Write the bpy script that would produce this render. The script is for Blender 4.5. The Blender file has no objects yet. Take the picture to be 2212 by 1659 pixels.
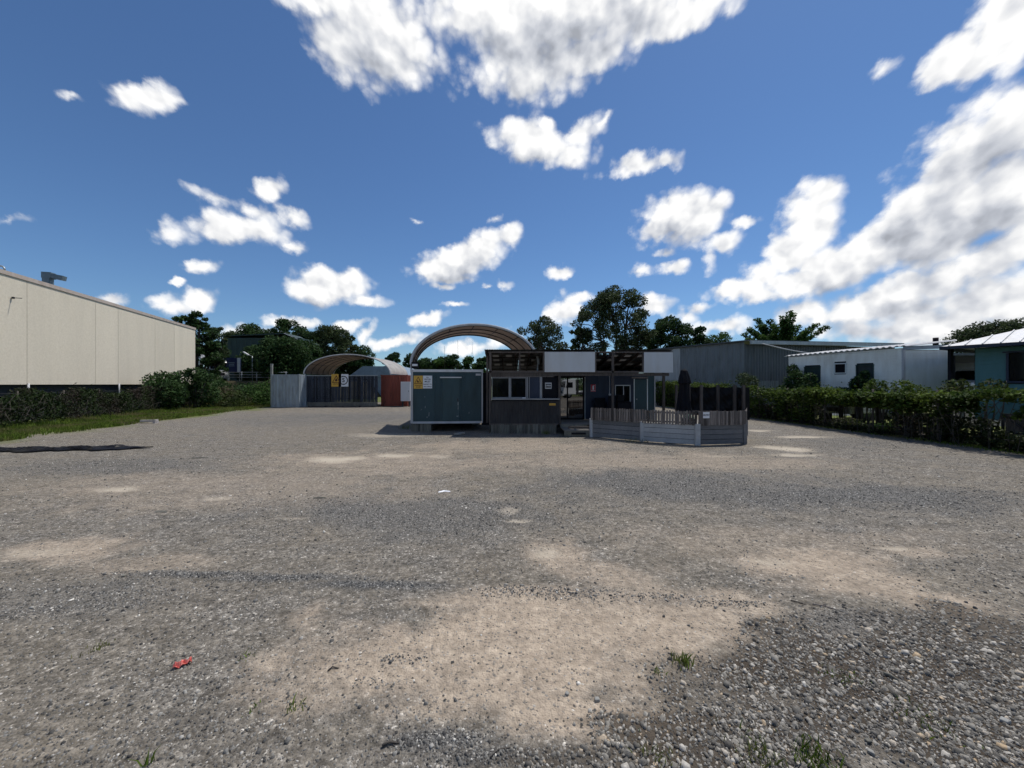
import bpy, math, random
import numpy as np
from mathutils import Vector, Matrix, Euler

random.seed(7)
RNG = np.random.default_rng(11)
SC = bpy.context.scene
COL = SC.collection
R = math.radians

# ------------------------------------------------------------------ camera
EYE = 2.05
cam_d = bpy.data.cameras.new('camera')
cam_d.sensor_width = 36.0
cam_d.lens = 13.534
cam_d.clip_start = 0.05
cam_d.clip_end = 3000.0
cam = bpy.data.objects.new('camera', cam_d)
COL.objects.link(cam)
cam.location = (0.0, 0.0, EYE)
cam.rotation_euler = (R(90.0), 0.0, 0.0)
SC.camera = cam

# ------------------------------------------------------------------ exposure
SC.view_settings.view_transform = 'Standard'
SC.view_settings.look = 'None'
SC.view_settings.exposure = 0.12
SC.view_settings.gamma = 1.0
SC.view_settings.use_curve_mapping = False
SC.render.engine = 'CYCLES'
SC.cycles.use_denoising = True
try:
    SC.cycles.denoiser = 'OPENIMAGEDENOISE'
except Exception:
    pass
SC.cycles.use_adaptive_sampling = True
SC.cycles.adaptive_threshold = 0.015
SC.cycles.adaptive_min_samples = 8
SC.cycles.max_bounces = 5
SC.cycles.diffuse_bounces = 2
SC.cycles.transparent_max_bounces = 12
SC.cycles.sample_clamp_indirect = 6.0

# ------------------------------------------------------------------ sun
SUN_DIR = Vector((0.92, 0.90, 2.55)).normalized()      # towards the sun
SUN_EL = math.asin(SUN_DIR.z)
SUN_AZ = math.atan2(SUN_DIR.x, SUN_DIR.y)
sun_d = bpy.data.lights.new('sun', 'SUN')
sun_d.energy = 3.7
sun_d.angle = R(0.53)
sun_d.color = (1.0, 0.955, 0.885)
sun = bpy.data.objects.new('sun', sun_d)
COL.objects.link(sun)
sun.rotation_euler = SUN_DIR.to_track_quat('Z', 'Y').to_euler()
sun.location = (20, 20, 60)

# ------------------------------------------------------------------ sky
world = bpy.data.worlds.new('World')
SC.world = world
world.use_nodes = True
SKY_STRENGTH = 0.118


def build_sky():
    nt = world.node_tree
    nt.nodes.clear()
    N, L = nt.nodes, nt.links

    def math_(op, a, b=None, c=None, clamp=False):
        n = N.new('ShaderNodeMath'); n.operation = op; n.use_clamp = clamp
        for i, v in enumerate((a, b, c)):
            if v is None:
                continue
            if isinstance(v, (int, float)):
                n.inputs[i].default_value = v
            else:
                L.new(v, n.inputs[i])
        return n.outputs[0]

    def vmath(op, a, b=None):
        n = N.new('ShaderNodeVectorMath'); n.operation = op
        for i, v in enumerate((a, b)):
            if v is None:
                continue
            if isinstance(v, (tuple, list, Vector)):
                n.inputs[i].default_value = v
            elif isinstance(v, (int, float)):
                n.inputs['Scale'].default_value = v
            else:
                L.new(v, n.inputs[i])
        return n.outputs['Value'] if op in ('LENGTH', 'DOT_PRODUCT') else n.outputs[0]

    def noise(vec, scale, detail, rough, lac=2.0, colour=False):
        n = N.new('ShaderNodeTexNoise'); n.noise_dimensions = '3D'
        L.new(vec, n.inputs['Vector'])
        n.inputs['Scale'].default_value = scale
        n.inputs['Detail'].default_value = detail
        n.inputs['Roughness'].default_value = rough
        n.inputs['Lacunarity'].default_value = lac
        return n.outputs['Color' if colour else 'Fac']

    def ramp(fac, lo, hi, a=0.0, b=1.0, smooth=True):
        n = N.new('ShaderNodeMapRange'); n.interpolation_type = 'SMOOTHSTEP' if smooth else 'LINEAR'
        L.new(fac, n.inputs['Value'])
        n.inputs['From Min'].default_value = lo; n.inputs['From Max'].default_value = hi
        n.inputs['To Min'].default_value = a; n.inputs['To Max'].default_value = b
        return n.outputs['Result']

    def mix(fac, a, b):
        n = N.new('ShaderNodeMix'); n.data_type = 'RGBA'
        if isinstance(fac, (int, float)):
            n.inputs['Factor'].default_value = fac
        else:
            L.new(fac, n.inputs['Factor'])
        for s, v in (('A', a), ('B', b)):
            sock = [q for q in n.inputs if q.name == s and q.type == 'RGBA'][0]
            if isinstance(v, tuple):
                sock.default_value = v
            else:
                L.new(v, sock)
        return [q for q in n.outputs if q.type == 'RGBA'][0]

    sky = N.new('ShaderNodeTexSky'); sky.sky_type = 'NISHITA'
    sky.sun_disc = False
    sky.sun_elevation = SUN_EL
    sky.sun_rotation = SUN_AZ
    sky.altitude = 50.0
    sky.air_density = 1.0
    sky.dust_density = 0.2
    sky.ozone_density = 1.6

    tc = N.new('ShaderNodeTexCoord')
    d0 = vmath('NORMALIZE', tc.outputs['Generated'])
    sep = N.new('ShaderNodeSeparateXYZ'); L.new(d0, sep.inputs[0])
    az = math_('ARCTAN2', sep.outputs[0], sep.outputs[1])
    el = math_('ARCSINE', sep.outputs[2])
    com = N.new('ShaderNodeCombineXYZ'); L.new(az, com.inputs[0]); L.new(el, com.inputs[1])
    qb = com.outputs[0]                       # bearing and elevation, radians
    com2 = N.new('ShaderNodeCombineXYZ')      # the same, evened out for the noise so that it does not streak high up
    L.new(math_('MULTIPLY', az, math_('COSINE', el)), com2.inputs[0]); L.new(el, com2.inputs[1])
    q0 = com2.outputs[0]
    # ragged outlines: displaced by two layers of turbulence
    w1 = vmath('SCALE', vmath('SUBTRACT', noise(q0, 7.0, 2.0, 0.5, colour=True), (0.5, 0.5, 0.5)), 0.045)
    w2 = vmath('SCALE', vmath('SUBTRACT', noise(q0, 26.0, 5.0, 0.62, colour=True), (0.5, 0.5, 0.5)), 0.032)
    q = vmath('ADD', vmath('ADD', qb, w1), w2)

    # cumulus heaps by tilt: bearing (deg, 0 = straight ahead), elevation, half sizes (deg), thickness
    def heap_field(q, V=None, least=0.0):
        first = True
        for tilt, heaps in CLOUDS.items():
            heaps = [h for h in heaps if h[2] * h[3] >= least]
            if not heaps:
                continue
            ct, st = math.cos(R(tilt)), math.sin(R(tilt))
            cx = vmath('DOT_PRODUCT', q, (ct, st, 0.0))
            cy = vmath('DOT_PRODUCT', q, (-st, ct, 0.0))
            cc = N.new('ShaderNodeCombineXYZ')
            if V is None:
                L.new(cx, cc.inputs[0])
            else:                             # (the tiny term only keeps the node chain in sequence)
                L.new(math_('MULTIPLY_ADD', V, 1e-7, cx), cc.inputs[0])
            L.new(cy, cc.inputs[1])
            for (a, e, ra, re, wgt) in heaps:
                a, e, ra, re = R(a), R(e), R(ra), R(re)
                x, y = a * ct + e * st, -a * st + e * ct
                m = N.new('ShaderNodeVectorMath'); m.operation = 'MULTIPLY_ADD'
                L.new(cc.outputs[0], m.inputs[0])
                m.inputs[1].default_value = (1 / ra, 1 / re, 0.0)
                m.inputs[2].default_value = (-x / ra, -y / re, 0.0)
                v = math_('MULTIPLY_ADD', vmath('LENGTH', m.outputs[0]), -wgt, wgt)
                if first:
                    V = v; first = False
                else:
                    n = N.new('ShaderNodeMath'); n.operation = 'SMOOTH_MAX'
                    L.new(V, n.inputs[0]); L.new(v, n.inputs[1]); n.inputs[2].default_value = 0.18
                    V = n.outputs[0]
        return V

    V = heap_field(q)
    # what stands between a lump of cloud and the sun, for shading
    VS = heap_field(vmath('ADD', q, (0.018, 0.045, 0.0)), V, 12.0)

    # billows: rounded lumps at three sizes
    def billow(vec, off):
        p = vmath('ADD', vec, off)
        vo = N.new('ShaderNodeTexVoronoi'); vo.voronoi_dimensions = '2D'; vo.feature = 'F1'
        L.new(p, vo.inputs['Vector'])
        vo.inputs['Scale'].default_value = 17.0
        vo.inputs['Detail'].default_value = 2.0
        vo.inputs['Roughness'].default_value = 0.5
        return math_('SUBTRACT', 0.50, vo.outputs['Distance'])
    dw = vmath('ADD', q0, vmath('SCALE', w2, 0.4))
    b0 = billow(dw, (0, 0, 0))
    b1 = billow(dw, (0.012, 0.020, 0))
    f0 = math_('SUBTRACT', noise(q0, 13.0, 8.0, 0.60), 0.5)
    f1 = math_('SUBTRACT', noise(vmath('ADD', q0, (3.1, 1.7, 0)), 9.0, 4.0, 0.55), 0.5)
    dens = math_('ADD', V, math_('MULTIPLY_ADD', b0, 0.42, math_('MULTIPLY', f0, 0.75)))
    cover = ramp(dens, -0.12, 0.40)
    relief = math_('SUBTRACT', b0, b1)
    # brightness: rims towards the sun are white, undersides and thick cores turn grey
    shade = ramp(math_('ADD', VS, math_('MULTIPLY_ADD', f0, 0.14, math_('MULTIPLY', b1, 0.12))), 0.05, 1.05)
    lum = math_('MULTIPLY_ADD', shade, -0.40, 0.93)
    lum = math_('ADD', lum, math_('MULTIPLY', relief, 0.32))
    lum = math_('ADD', lum, math_('MULTIPLY', f1, 0.14))
    lum = math_('MINIMUM', math_('MAXIMUM', lum, 0.40), 0.96)
    tint = mix(ramp(lum, 0.45, 0.95), (0.88, 0.93, 1.04, 1), (1.0, 1.0, 1.0, 1))
    sc = N.new('ShaderNodeVectorMath'); sc.operation = 'SCALE'
    L.new(tint, sc.inputs[0])
    L.new(math_('MULTIPLY', lum, 1.0 / SKY_STRENGTH), sc.inputs['Scale'])
    blue = vmath('MULTIPLY', sky.outputs['Color'], (0.45, 0.60, 0.765))
    out = mix(cover, blue, sc.outputs[0])
    bg = N.new('ShaderNodeBackground')
    bg.inputs['Strength'].default_value = SKY_STRENGTH
    L.new(out, bg.inputs['Color'])
    o = N.new('ShaderNodeOutputWorld')
    L.new(bg.outputs[0], o.inputs['Surface'])
    world.cycles.sampling_method = 'NONE'


CLOUDS = {
    -80: [(52.5, 22.3, 4.31, 3.42, 1.1), ],
    -70: [(27.3, 16.1, 2.15, 1.4, 0.6), (35.5, 15.8, 3.64, 3.2, 1.0), (51.7, 28.8, 3.26, 3.05, 1.05), ],
    -60: [(37.5, 18.9, 3.82, 3.07, 1.0), (47.1, 28.0, 1.56, 1.34, 0.75), ],
    -50: [(52.8, 30.5, 3.2, 2.29, 1.0), ],
    -20: [(-41.4, 16.8, 2.16, 1.33, 0.5), (38.8, 21.2, 2.92, 2.43, 0.95), (-78.3, 12.0, 7.02, 3.21, 0.96), (96.5, 18.7, 10.04, 4.43, 0.75), 
        (150.5, 36.7, 18.08, 6.76, 0.85), ],
    -10: [(4.1, 31.4, 8.74, 2.93, 1.0), (21.3, 28.6, 2.83, 1.54, 0.8), (-34.2, 20.4, 4.11, 1.15, 0.5), (-37.0, 21.0, 3.06, 0.86, 0.45), 
        (22.9, 15.3, 2.87, 1.14, 0.7), (21.5, 17.6, 1.76, 0.78, 0.6), (48.9, 28.2, 3.11, 2.25, 0.95), (45.4, 5.3, 8.4, 1.75, 0.7), 
        (7.5, 10.6, 2.98, 2.73, 0.85), (20.2, 10.7, 2.67, 1.67, 0.85), (24.2, 9.0, 2.38, 1.19, 0.6), (146.9, 16.9, 10.08, 4.5, 0.93), 
        (79.8, 5.0, 6.54, 3.04, 1.01), (100.2, 8.0, 4.02, 1.86, 1.04), (-125.8, 11.3, 6.12, 2.8, 0.92), (99.4, 32.7, 17.64, 6.93, 0.95), 
        ],
    0: [(-20.2, 40.6, 10.1, 5.24, 1.0), (9.2, 43.7, 25.95, 4.12, 1.15), (1.7, 40.1, 10.79, 4.95, 0.85), (0.3, 37.3, 3.78, 2.66, 0.6), 
        (11.2, 40.3, 7.21, 2.9, 0.75), (22.5, 41.4, 11.61, 2.29, 0.85), (-2.5, 44.2, 10.0, 3.02, 0.85), (-41.7, 29.4, 2.47, 0.7, 0.55), 
        (-49.0, 26.6, 1.06, 0.53, 0.42), (5.1, 33.6, 2.34, 1.45, 0.8), (17.9, 28.5, 4.53, 1.49, 0.85), (-29.8, 20.8, 2.35, 1.31, 0.75), 
        (-13.6, 22.6, 1.98, 0.42, 0.35), (-25.2, 12.7, 6.67, 2.93, 1.0), (-20.8, 11.3, 3.5, 0.99, 0.7), (-11.3, 16.3, 4.21, 2.58, 0.9), 
        (-9.3, 15.2, 4.89, 1.08, 0.7), (-41.1, 8.7, 2.6, 1.5, 0.6), (-10.3, 13.8, 2.27, 0.86, 0.7), (-8.8, 11.3, 2.21, 0.72, 0.7), 
        (-1.0, 14.5, 1.93, 0.95, 0.7), (-3.7, 14.3, 1.42, 0.55, 0.55), (7.3, 16.1, 2.65, 1.08, 0.75), (23.9, 21.3, 6.52, 3.95, 1.1), 
        (20.7, 20.3, 4.41, 2.07, 0.9), (28.6, 17.5, 3.16, 1.79, 0.7), (31.0, 19.5, 1.83, 0.78, 0.6), (18.5, 15.8, 1.87, 0.97, 0.65), 
        (40.2, 13.1, 5.31, 3.09, 1.05), (30.2, 11.7, 4.07, 1.54, 0.75), (33.2, 10.8, 3.52, 1.36, 0.7), (44.2, 30.5, 1.98, 0.78, 0.5), 
        (47.4, 10.1, 4.97, 2.51, 0.9), (43.7, 8.4, 7.91, 2.52, 0.85), (49.2, 5.8, 7.96, 2.73, 0.85), (38.2, 8.0, 5.68, 1.83, 0.65), 
        (28.6, 7.2, 5.16, 1.6, 0.65), (-29.5, 8.2, 3.51, 0.93, 0.7), (-18.7, 5.7, 3.4, 0.95, 0.6), (-6.6, 5.4, 5.79, 1.33, 0.7), 
        (-33.3, 6.3, 4.71, 0.97, 0.5), (-1.8, 6.5, 3.36, 1.16, 0.5), (98.6, 10.4, 4.84, 2.22, 0.81), (-118.5, 15.6, 10.43, 4.69, 1.0), 
        (-79.0, 39.0, 12.33, 4.47, 1.01), (-173.6, 13.0, 8.31, 3.78, 0.99), (137.0, 7.2, 7.2, 3.33, 0.99), (160.6, 28.2, 6.19, 2.54, 0.94), 
        (-148.8, 35.2, 17.03, 6.49, 0.97), (170.3, 10.1, 6.02, 2.77, 0.81), (116.5, 33.4, 10.47, 4.08, 0.96), (-40, 64, 13.2, 6, 0.9), 
        (30, 72, 15.4, 7, 0.9), (75, 60, 17.6, 8, 0.9), (-120, 70, 15.4, 7, 0.9), (160, 65, 17.6, 8, 0.9), 
        ],
    10: [(-24.3, 42.1, 9.5, 2.38, 0.9), (-10.3, 42.7, 4.91, 3.11, 0.34), (-35.6, 18.0, 5.87, 2.33, 1.0), (-29.5, 17.4, 1.81, 0.92, 0.6), 
        (-26.6, 14.2, 3.06, 1.96, 0.85), (-22.6, 13.7, 3.25, 2.18, 0.8), (-0.4, 21.0, 2.83, 2.37, 0.85), (-38.7, 13.3, 1.78, 0.97, 0.65), 
        (-40.9, 11.4, 0.98, 0.54, 0.6), (-46.3, 8.9, 1.47, 0.89, 0.75), (-42.5, 9.3, 1.85, 0.83, 0.5), (33.2, 13.6, 2.86, 2.05, 0.8), 
        (36.4, 12.0, 5.34, 2.38, 1.0), (52.2, 7.9, 4.71, 4.07, 0.9), (9.6, 12.3, 2.75, 1.2, 0.7), (25.9, 9.7, 2.43, 0.89, 0.6), 
        (-24.0, 7.8, 1.83, 1.05, 0.65), (-22.3, 8.3, 1.61, 0.68, 0.5), (-16.5, 6.2, 5.43, 1.27, 0.75), (-12.5, 9.3, 2.9, 0.95, 0.7), 
        (-131.0, 14.2, 9.13, 4.13, 0.94), (-173.0, 16.4, 4.7, 2.11, 0.83), (-158.1, 9.4, 8.76, 4.03, 1.04), ],
    20: [(-17.1, 38.8, 5.68, 3.69, 0.8), (-43.7, 28.7, 3.94, 1.42, 0.62), (9.2, 32.6, 5.17, 2.09, 0.85), (13.1, 34.1, 2.89, 0.5, 0.45), 
        (-6.9, 18.1, 8.92, 3.01, 1.05), (-38.9, 9.5, 2.08, 1.5, 0.7), (44.0, 14.3, 4.65, 3.51, 1.1), (50.9, 11.5, 4.64, 3.34, 1.0), 
        (-88.7, 12.7, 5.68, 2.59, 0.73), (118.2, 9.4, 3.81, 1.76, 1.04), ],
    30: [(-13.6, 40.5, 4.9, 4.14, 0.36), (-32.2, 23.2, 2.16, 1.48, 0.75), (-52.3, 14.5, 1.32, 0.52, 0.5), (-2.5, 23.8, 1.53, 0.88, 0.55), 
        ],
    40: [(27.8, 22.0, 2.96, 1.98, 0.8), (48.0, 14.8, 5.28, 4.21, 1.1), (-20.8, 7.1, 1.99, 0.89, 0.5), ],
    70: [(46.7, 17.8, 4.18, 3.46, 1.1), ],
    80: [(49.5, 20.1, 4.92, 4.07, 1.15), (52.8, 13.5, 2.04, 1.74, 0.8), ],
    90: [(51.7, 17.0, 5.08, 4.24, 1.1), ],
}
build_sky()

# ================================================================== helpers
F_PX, CX, CY = 831.6, 1106.0, 829.5          # survey sheet: 2212 px wide, used to turn sightings into metres


def G(px, py):
    """sighting of a point on the flat ground -> (x, y) in metres"""
    y = F_PX * EYE / (py - CY)
    return (px - CX) / F_PX * y, y


def P(px, py, Y):
    """sighting of a point whose distance is known -> (x, y, z)"""
    return ((px - CX) / F_PX * Y, Y, EYE - (py - CY) / F_PX * Y)


def tag(o, label=None, cat=None, group=None, kind=None):
    for k, v in (('label', label), ('category', cat), ('group', group), ('kind', kind)):
        if v is not None:
            o[k] = v
    return o


def empty(name, loc, rz=0.0):
    o = bpy.data.objects.new(name, None)
    o.empty_display_size = 0.2
    COL.objects.link(o)
    o.location = loc
    o.rotation_euler = (0, 0, rz)
    return o


def thing(name, label, cat, loc=(0, 0, 0), rz=0.0, group=None):
    return tag(empty(name, loc, rz), label, cat, group)


class MB:
    """collects shapes, then links them as ONE mesh object"""

    def __init__(self):
        self.v, self.f, self.sm = [], [], []

    def quad(self, a, b, c, d):
        n = len(self.v); self.v += [tuple(a), tuple(b), tuple(c), tuple(d)]
        self.f.append((n, n + 1, n + 2, n + 3)); self.sm.append(False); return self

    def poly(self, pts):
        n = len(self.v); self.v += [tuple(p) for p in pts]
        self.f.append(tuple(range(n, n + len(pts)))); self.sm.append(False); return self

    def raw(self, vs, fs, smooth=False):
        n = len(self.v); self.v += [tuple(p) for p in vs]
        for f in fs:
            self.f.append(tuple(i + n for i in f)); self.sm.append(smooth)
        return self

    def box(self, c, s, rz=0.0, m=None, ch=0.0):
        """box: centre, full sizes; ch chamfers the vertical edges"""
        hx, hy, hz = s[0] / 2, s[1] / 2, s[2] / 2
        if ch > 0:
            ch = min(ch, hx * .9, hy * .9)
            ring = [(-hx + ch, -hy), (hx - ch, -hy), (hx, -hy + ch), (hx, hy - ch), (hx - ch, hy), (-hx + ch, hy), (-hx, hy - ch), (-hx, -hy + ch)]
            vs = [(x, y, -hz) for x, y in ring] + [(x, y, hz) for x, y in ring]
            fs = [(i, (i + 1) % 8, (i + 1) % 8 + 8, i + 8) for i in range(8)] + [tuple(range(7, -1, -1)), tuple(range(8, 16))]
        else:
            vs = [(-hx, -hy, -hz), (hx, -hy, -hz), (hx, hy, -hz), (-hx, hy, -hz), (-hx, -hy, hz), (hx, -hy, hz), (hx, hy, hz), (-hx, hy, hz)]
            fs = [(0, 3, 2, 1), (4, 5, 6, 7), (0, 1, 5, 4), (1, 2, 6, 5), (2, 3, 7, 6), (3, 0, 4, 7)]
        if m is None:
            m = Matrix.Rotation(rz, 3, 'Z')
        cv = Vector(c)
        return self.raw([cv + m @ Vector(p) for p in vs], fs)

    def bar(self, a, b, w, h=None, up=(0, 0, 1)):
        """rectangular bar from a to b"""
        h = h or w
        a, b = Vector(a), Vector(b)
        z = (b - a).normalized(); u = Vector(up)
        if abs(z.dot(u)) > .98:
            u = Vector((0, 1, 0))
        x = u.cross(z).normalized(); y = z.cross(x)
        vs = []
        for p in (a, b):
            for sx, sy in ((-1, -1), (1, -1), (1, 1), (-1, 1)):
                vs.append(p + x * (sx * w / 2) + y * (sy * h / 2))
        return self.raw(vs, [(0, 3, 2, 1), (4, 5, 6, 7), (0, 1, 5, 4), (1, 2, 6, 5), (2, 3, 7, 6), (3, 0, 4, 7)])

    def tube(self, pts, rad, n=8, caps=True):
        pts = [Vector(p) for p in pts]
        rads = rad if isinstance(rad, (list, tuple)) else [rad] * len(pts)
        vs, fs = [], []
        for i, p in enumerate(pts):
            t = (pts[min(i + 1, len(pts) - 1)] - pts[max(i - 1, 0)]).normalized()
            u = Vector((0, 0, 1)) if abs(t.z) < .9 else Vector((1, 0, 0))
            x = u.cross(t).normalized(); y = t.cross(x)
            for k in range(n):
                a = 2 * math.pi * k / n
                vs.append(p + (x * math.cos(a) + y * math.sin(a)) * rads[i])
        for i in range(len(pts) - 1):
            for k in range(n):
                fs.append((i * n + k, i * n + (k + 1) % n, (i + 1) * n + (k + 1) % n, (i + 1) * n + k))
        if caps:
            fs.append(tuple(range(n - 1, -1, -1))); fs.append(tuple(range((len(pts) - 1) * n, len(pts) * n)))
        return self.raw(vs, fs, True)

    def lathe(self, prof, c=(0, 0, 0), n=16):
        """profile of (r, z) turned about the vertical"""
        vs, fs = [], []
        for r, z in prof:
            for k in range(n):
                a = 2 * math.pi * k / n
                vs.append((c[0] + r * math.cos(a), c[1] + r * math.sin(a), c[2] + z))
        for i in range(len(prof) - 1):
            for k in range(n):
                fs.append((i * n + k, i * n + (k + 1) % n, (i + 1) * n + (k + 1) % n, (i + 1) * n + k))
        fs.append(tuple(range(n - 1, -1, -1))); fs.append(tuple(range((len(prof) - 1) * n, len(prof) * n)))
        return self.raw(vs, fs, True)

    def prism(self, outline, a, b):
        """polygon outline given as points, extruded from offset a to offset b (vectors)"""
        a, b = Vector(a), Vector(b); n = len(outline)
        vs = [Vector(p) + a for p in outline] + [Vector(p) + b for p in outline]
        fs = [tuple(range(n - 1, -1, -1)), tuple(range(n, 2 * n))] + [(i, (i + 1) % n, (i + 1) % n + n, i + n) for i in range(n)]
        return self.raw(vs, fs)

    def mesh(self, name):
        me = bpy.data.meshes.new(name)
        me.from_pydata([tuple(p) for p in self.v], [], self.f)
        me.polygons.foreach_set('use_smooth', self.sm)
        me.update()
        return me

    def build(self, name, mat, parent=None, bevel=0.0):
        me = self.mesh(name)
        if mat is not None:
            me.materials.append(mat)
        o = bpy.data.objects.new(name, me)
        COL.objects.link(o)
        if parent is not None:
            o.parent = parent
        if bevel > 0:
            b = o.modifiers.new('bevel', 'BEVEL'); b.width = bevel; b.segments = 2; b.limit_method = 'ANGLE'
        return o


def link_mesh(name, me, parent=None, loc=(0, 0, 0), rot=(0, 0, 0), scale=(1, 1, 1)):
    o = bpy.data.objects.new(name, me); COL.objects.link(o)
    o.location, o.rotation_euler, o.scale = loc, rot, scale
    if parent is not None:
        o.parent = parent
    return o


def np_mesh(name, verts, faces, mat, parent=None, smooth=False):
    """fast mesh of equal-sided faces from numpy arrays"""
    k = faces.shape[1]
    me = bpy.data.meshes.new(name)
    me.vertices.add(len(verts)); me.vertices.foreach_set('co', verts.astype(np.float32).ravel())
    me.loops.add(faces.size); me.loops.foreach_set('vertex_index', faces.astype(np.int32).ravel())
    me.polygons.add(len(faces))
    me.polygons.foreach_set('loop_start', np.arange(0, faces.size, k, dtype=np.int32))
    me.polygons.foreach_set('loop_total', np.full(len(faces), k, dtype=np.int32))
    if smooth:
        me.polygons.foreach_set('use_smooth', np.ones(len(faces), dtype=bool))
    me.update(calc_edges=True)
    if mat is not None:
        me.materials.append(mat)
    o = bpy.data.objects.new(name, me); COL.objects.link(o)
    if parent is not None:
        o.parent = parent
    return o


def vnoise(x, y, seed=0):
    """smooth value noise, 0..1"""
    xi, yi = np.floor(x).astype(np.int64), np.floor(y).astype(np.int64)
    fx, fy = x - xi, y - yi
    fx, fy = fx * fx * (3 - 2 * fx), fy * fy * (3 - 2 * fy)

    def h(i, j):
        n = (i * 374761393 + j * 668265263 + seed * 144269 + 1013) & 0x7fffffff
        n = ((n ^ (n >> 13)) * 1274126177) & 0x7fffffff
        return ((n ^ (n >> 16)) & 0xffff) / 65535.0
    a, b, c, d = h(xi, yi), h(xi + 1, yi), h(xi, yi + 1), h(xi + 1, yi + 1)
    return (a * (1 - fx) + b * fx) * (1 - fy) + (c * (1 - fx) + d * fx) * fy


def fbm(x, y, oct=4, seed=0):
    s, a, t = 0.0, 1.0, 0.0
    for o in range(oct):
        s = s + a * vnoise(x * 2 ** o, y * 2 ** o, seed + o * 17); t += a; a *= 0.5
    return s / t


# ------------------------------------------------------------------ materials
def sock(n, name):
    return n.inputs[name]


class Mat:
    def __init__(self, name, rough=0.7, metal=0.0, spec=0.4):
        self.m = bpy.data.materials.new(name); self.m.use_nodes = True
        self.nt = self.m.node_tree; self.N, self.L = self.nt.nodes, self.nt.links
        self.b = self.N['Principled BSDF']
        self.b.inputs['Roughness'].default_value = rough
        self.b.inputs['Metallic'].default_value = metal
        self.b.inputs['Specular IOR Level'].default_value = spec
        self.tc = None

    def coord(self, scale=(1, 1, 1), kind='Object', rot=(0, 0, 0)):
        if self.tc is None:
            self.tc = self.N.new('ShaderNodeTexCoord')
        mp = self.N.new('ShaderNodeMapping')
        mp.inputs['Scale'].default_value = scale; mp.inputs['Rotation'].default_value = rot
        self.L.new(self.tc.outputs[kind], mp.inputs['Vector'])
        return mp.outputs[0]

    def world(self, scale=(1, 1, 1)):
        g = self.N.new('ShaderNodeNewGeometry')
        mp = self.N.new('ShaderNodeMapping'); mp.inputs['Scale'].default_value = scale
        self.L.new(g.outputs['Position'], mp.inputs['Vector'])
        return mp.outputs[0]

    def noise(self, vec, scale, detail=4.0, rough=0.55, out='Fac'):
        n = self.N.new('ShaderNodeTexNoise')
        if vec is not None:
            self.L.new(vec, n.inputs['Vector'])
        n.inputs['Scale'].default_value = scale; n.inputs['Detail'].default_value = detail; n.inputs['Roughness'].default_value = rough
        return n.outputs[out]

    def voronoi(self, vec, scale, out='Distance', feature='F1'):
        n = self.N.new('ShaderNodeTexVoronoi'); n.feature = feature
        self.L.new(vec, n.inputs['Vector']); n.inputs['Scale'].default_value = scale
        return n.outputs[out]

    def ramp(self, fac, stops):
        n = self.N.new('ShaderNodeValToRGB'); e = n.color_ramp.elements
        while len(e) < len(stops):
            e.new(0.5)
        for q, (p, c) in zip(e, stops):
            q.position = p; q.color = (c, c, c, 1) if isinstance(c, (int, float)) else (c[0], c[1], c[2], 1)
        self.L.new(fac, n.inputs['Fac'])
        return n.outputs['Color']

    def mix(self, fac, a, b, mode='MIX'):
        n = self.N.new('ShaderNodeMix'); n.data_type = 'RGBA'; n.blend_type = mode
        f = n.inputs['Factor']
        if isinstance(fac, (int, float)):
            f.default_value = fac
        else:
            self.L.new(fac, f)
        for s, v in (('A', a), ('B', b)):
            q = [k for k in n.inputs if k.name == s and k.type == 'RGBA'][0]
            if isinstance(v, (tuple, list)):
                q.default_value = (v[0], v[1], v[2], 1)
            else:
                self.L.new(v, q)
        return [q for q in n.outputs if q.type == 'RGBA'][0]

    def math(self, op, a, b=None, clamp=False):
        n = self.N.new('ShaderNodeMath'); n.operation = op; n.use_clamp = clamp
        for i, v in enumerate((a, b)):
            if v is None:
                continue
            if isinstance(v, (int, float)):
                n.inputs[i].default_value = v
            else:
                self.L.new(v, n.inputs[i])
        return n.outputs[0]

    def attr(self, name):
        n = self.N.new('ShaderNodeAttribute'); n.attribute_name = name
        return n.outputs['Fac'], n.outputs['Color']

    def island(self):
        n = self.N.new('ShaderNodeNewGeometry'); return n.outputs['Random Per Island']

    def objrand(self):
        n = self.N.new('ShaderNodeObjectInfo'); return n.outputs['Random']

    def colour(self, c):
        if isinstance(c, (tuple, list)):
            self.b.inputs['Base Color'].default_value = (c[0], c[1], c[2], 1)
        else:
            self.L.new(c, self.b.inputs['Base Color'])
        return self

    def bump(self, h, strength=0.3, dist=0.02):
        n = self.N.new('ShaderNodeBump'); n.inputs['Strength'].default_value = strength; n.inputs['Distance'].default_value = dist
        self.L.new(h, n.inputs['Height']); self.L.new(n.outputs[0], self.b.inputs['Normal'])
        return self

    def rough(self, h):
        self.L.new(h, self.b.inputs['Roughness']); return self


def paint(name, c, rough=0.55, dirt=0.35, scale=1.2, metal=0.0, spec=0.4, streak=True, bump=0.08):
    """painted sheet or board: weathering streaks running down, stains and faint relief"""
    M = Mat(name, rough, metal, spec)
    w = M.world((1, 1, 0.22) if streak else (1, 1, 1))
    n1 = M.noise(w, 2.6 * scale, 6, 0.62)
    n2 = M.noise(M.world(), 0.8 * scale, 3, 0.5)
    dk = tuple(x * (1 - dirt) * q for x, q in zip(c, (1.0, .95, .88)))
    lt = tuple(min(1, x * (1 + .28 * dirt) + .01) for x in c)
    col = M.mix(M.ramp(n1, [(0.30, 0.0), (0.72, 1.0)]), dk, lt)
    col = M.mix(M.ramp(n2, [(0.35, 0.55), (0.65, 0.0)]), col, c)
    M.colour(col)
    M.bump(M.noise(M.world(), 40, 3, 0.6), bump, 0.004)
    return M.m


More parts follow.
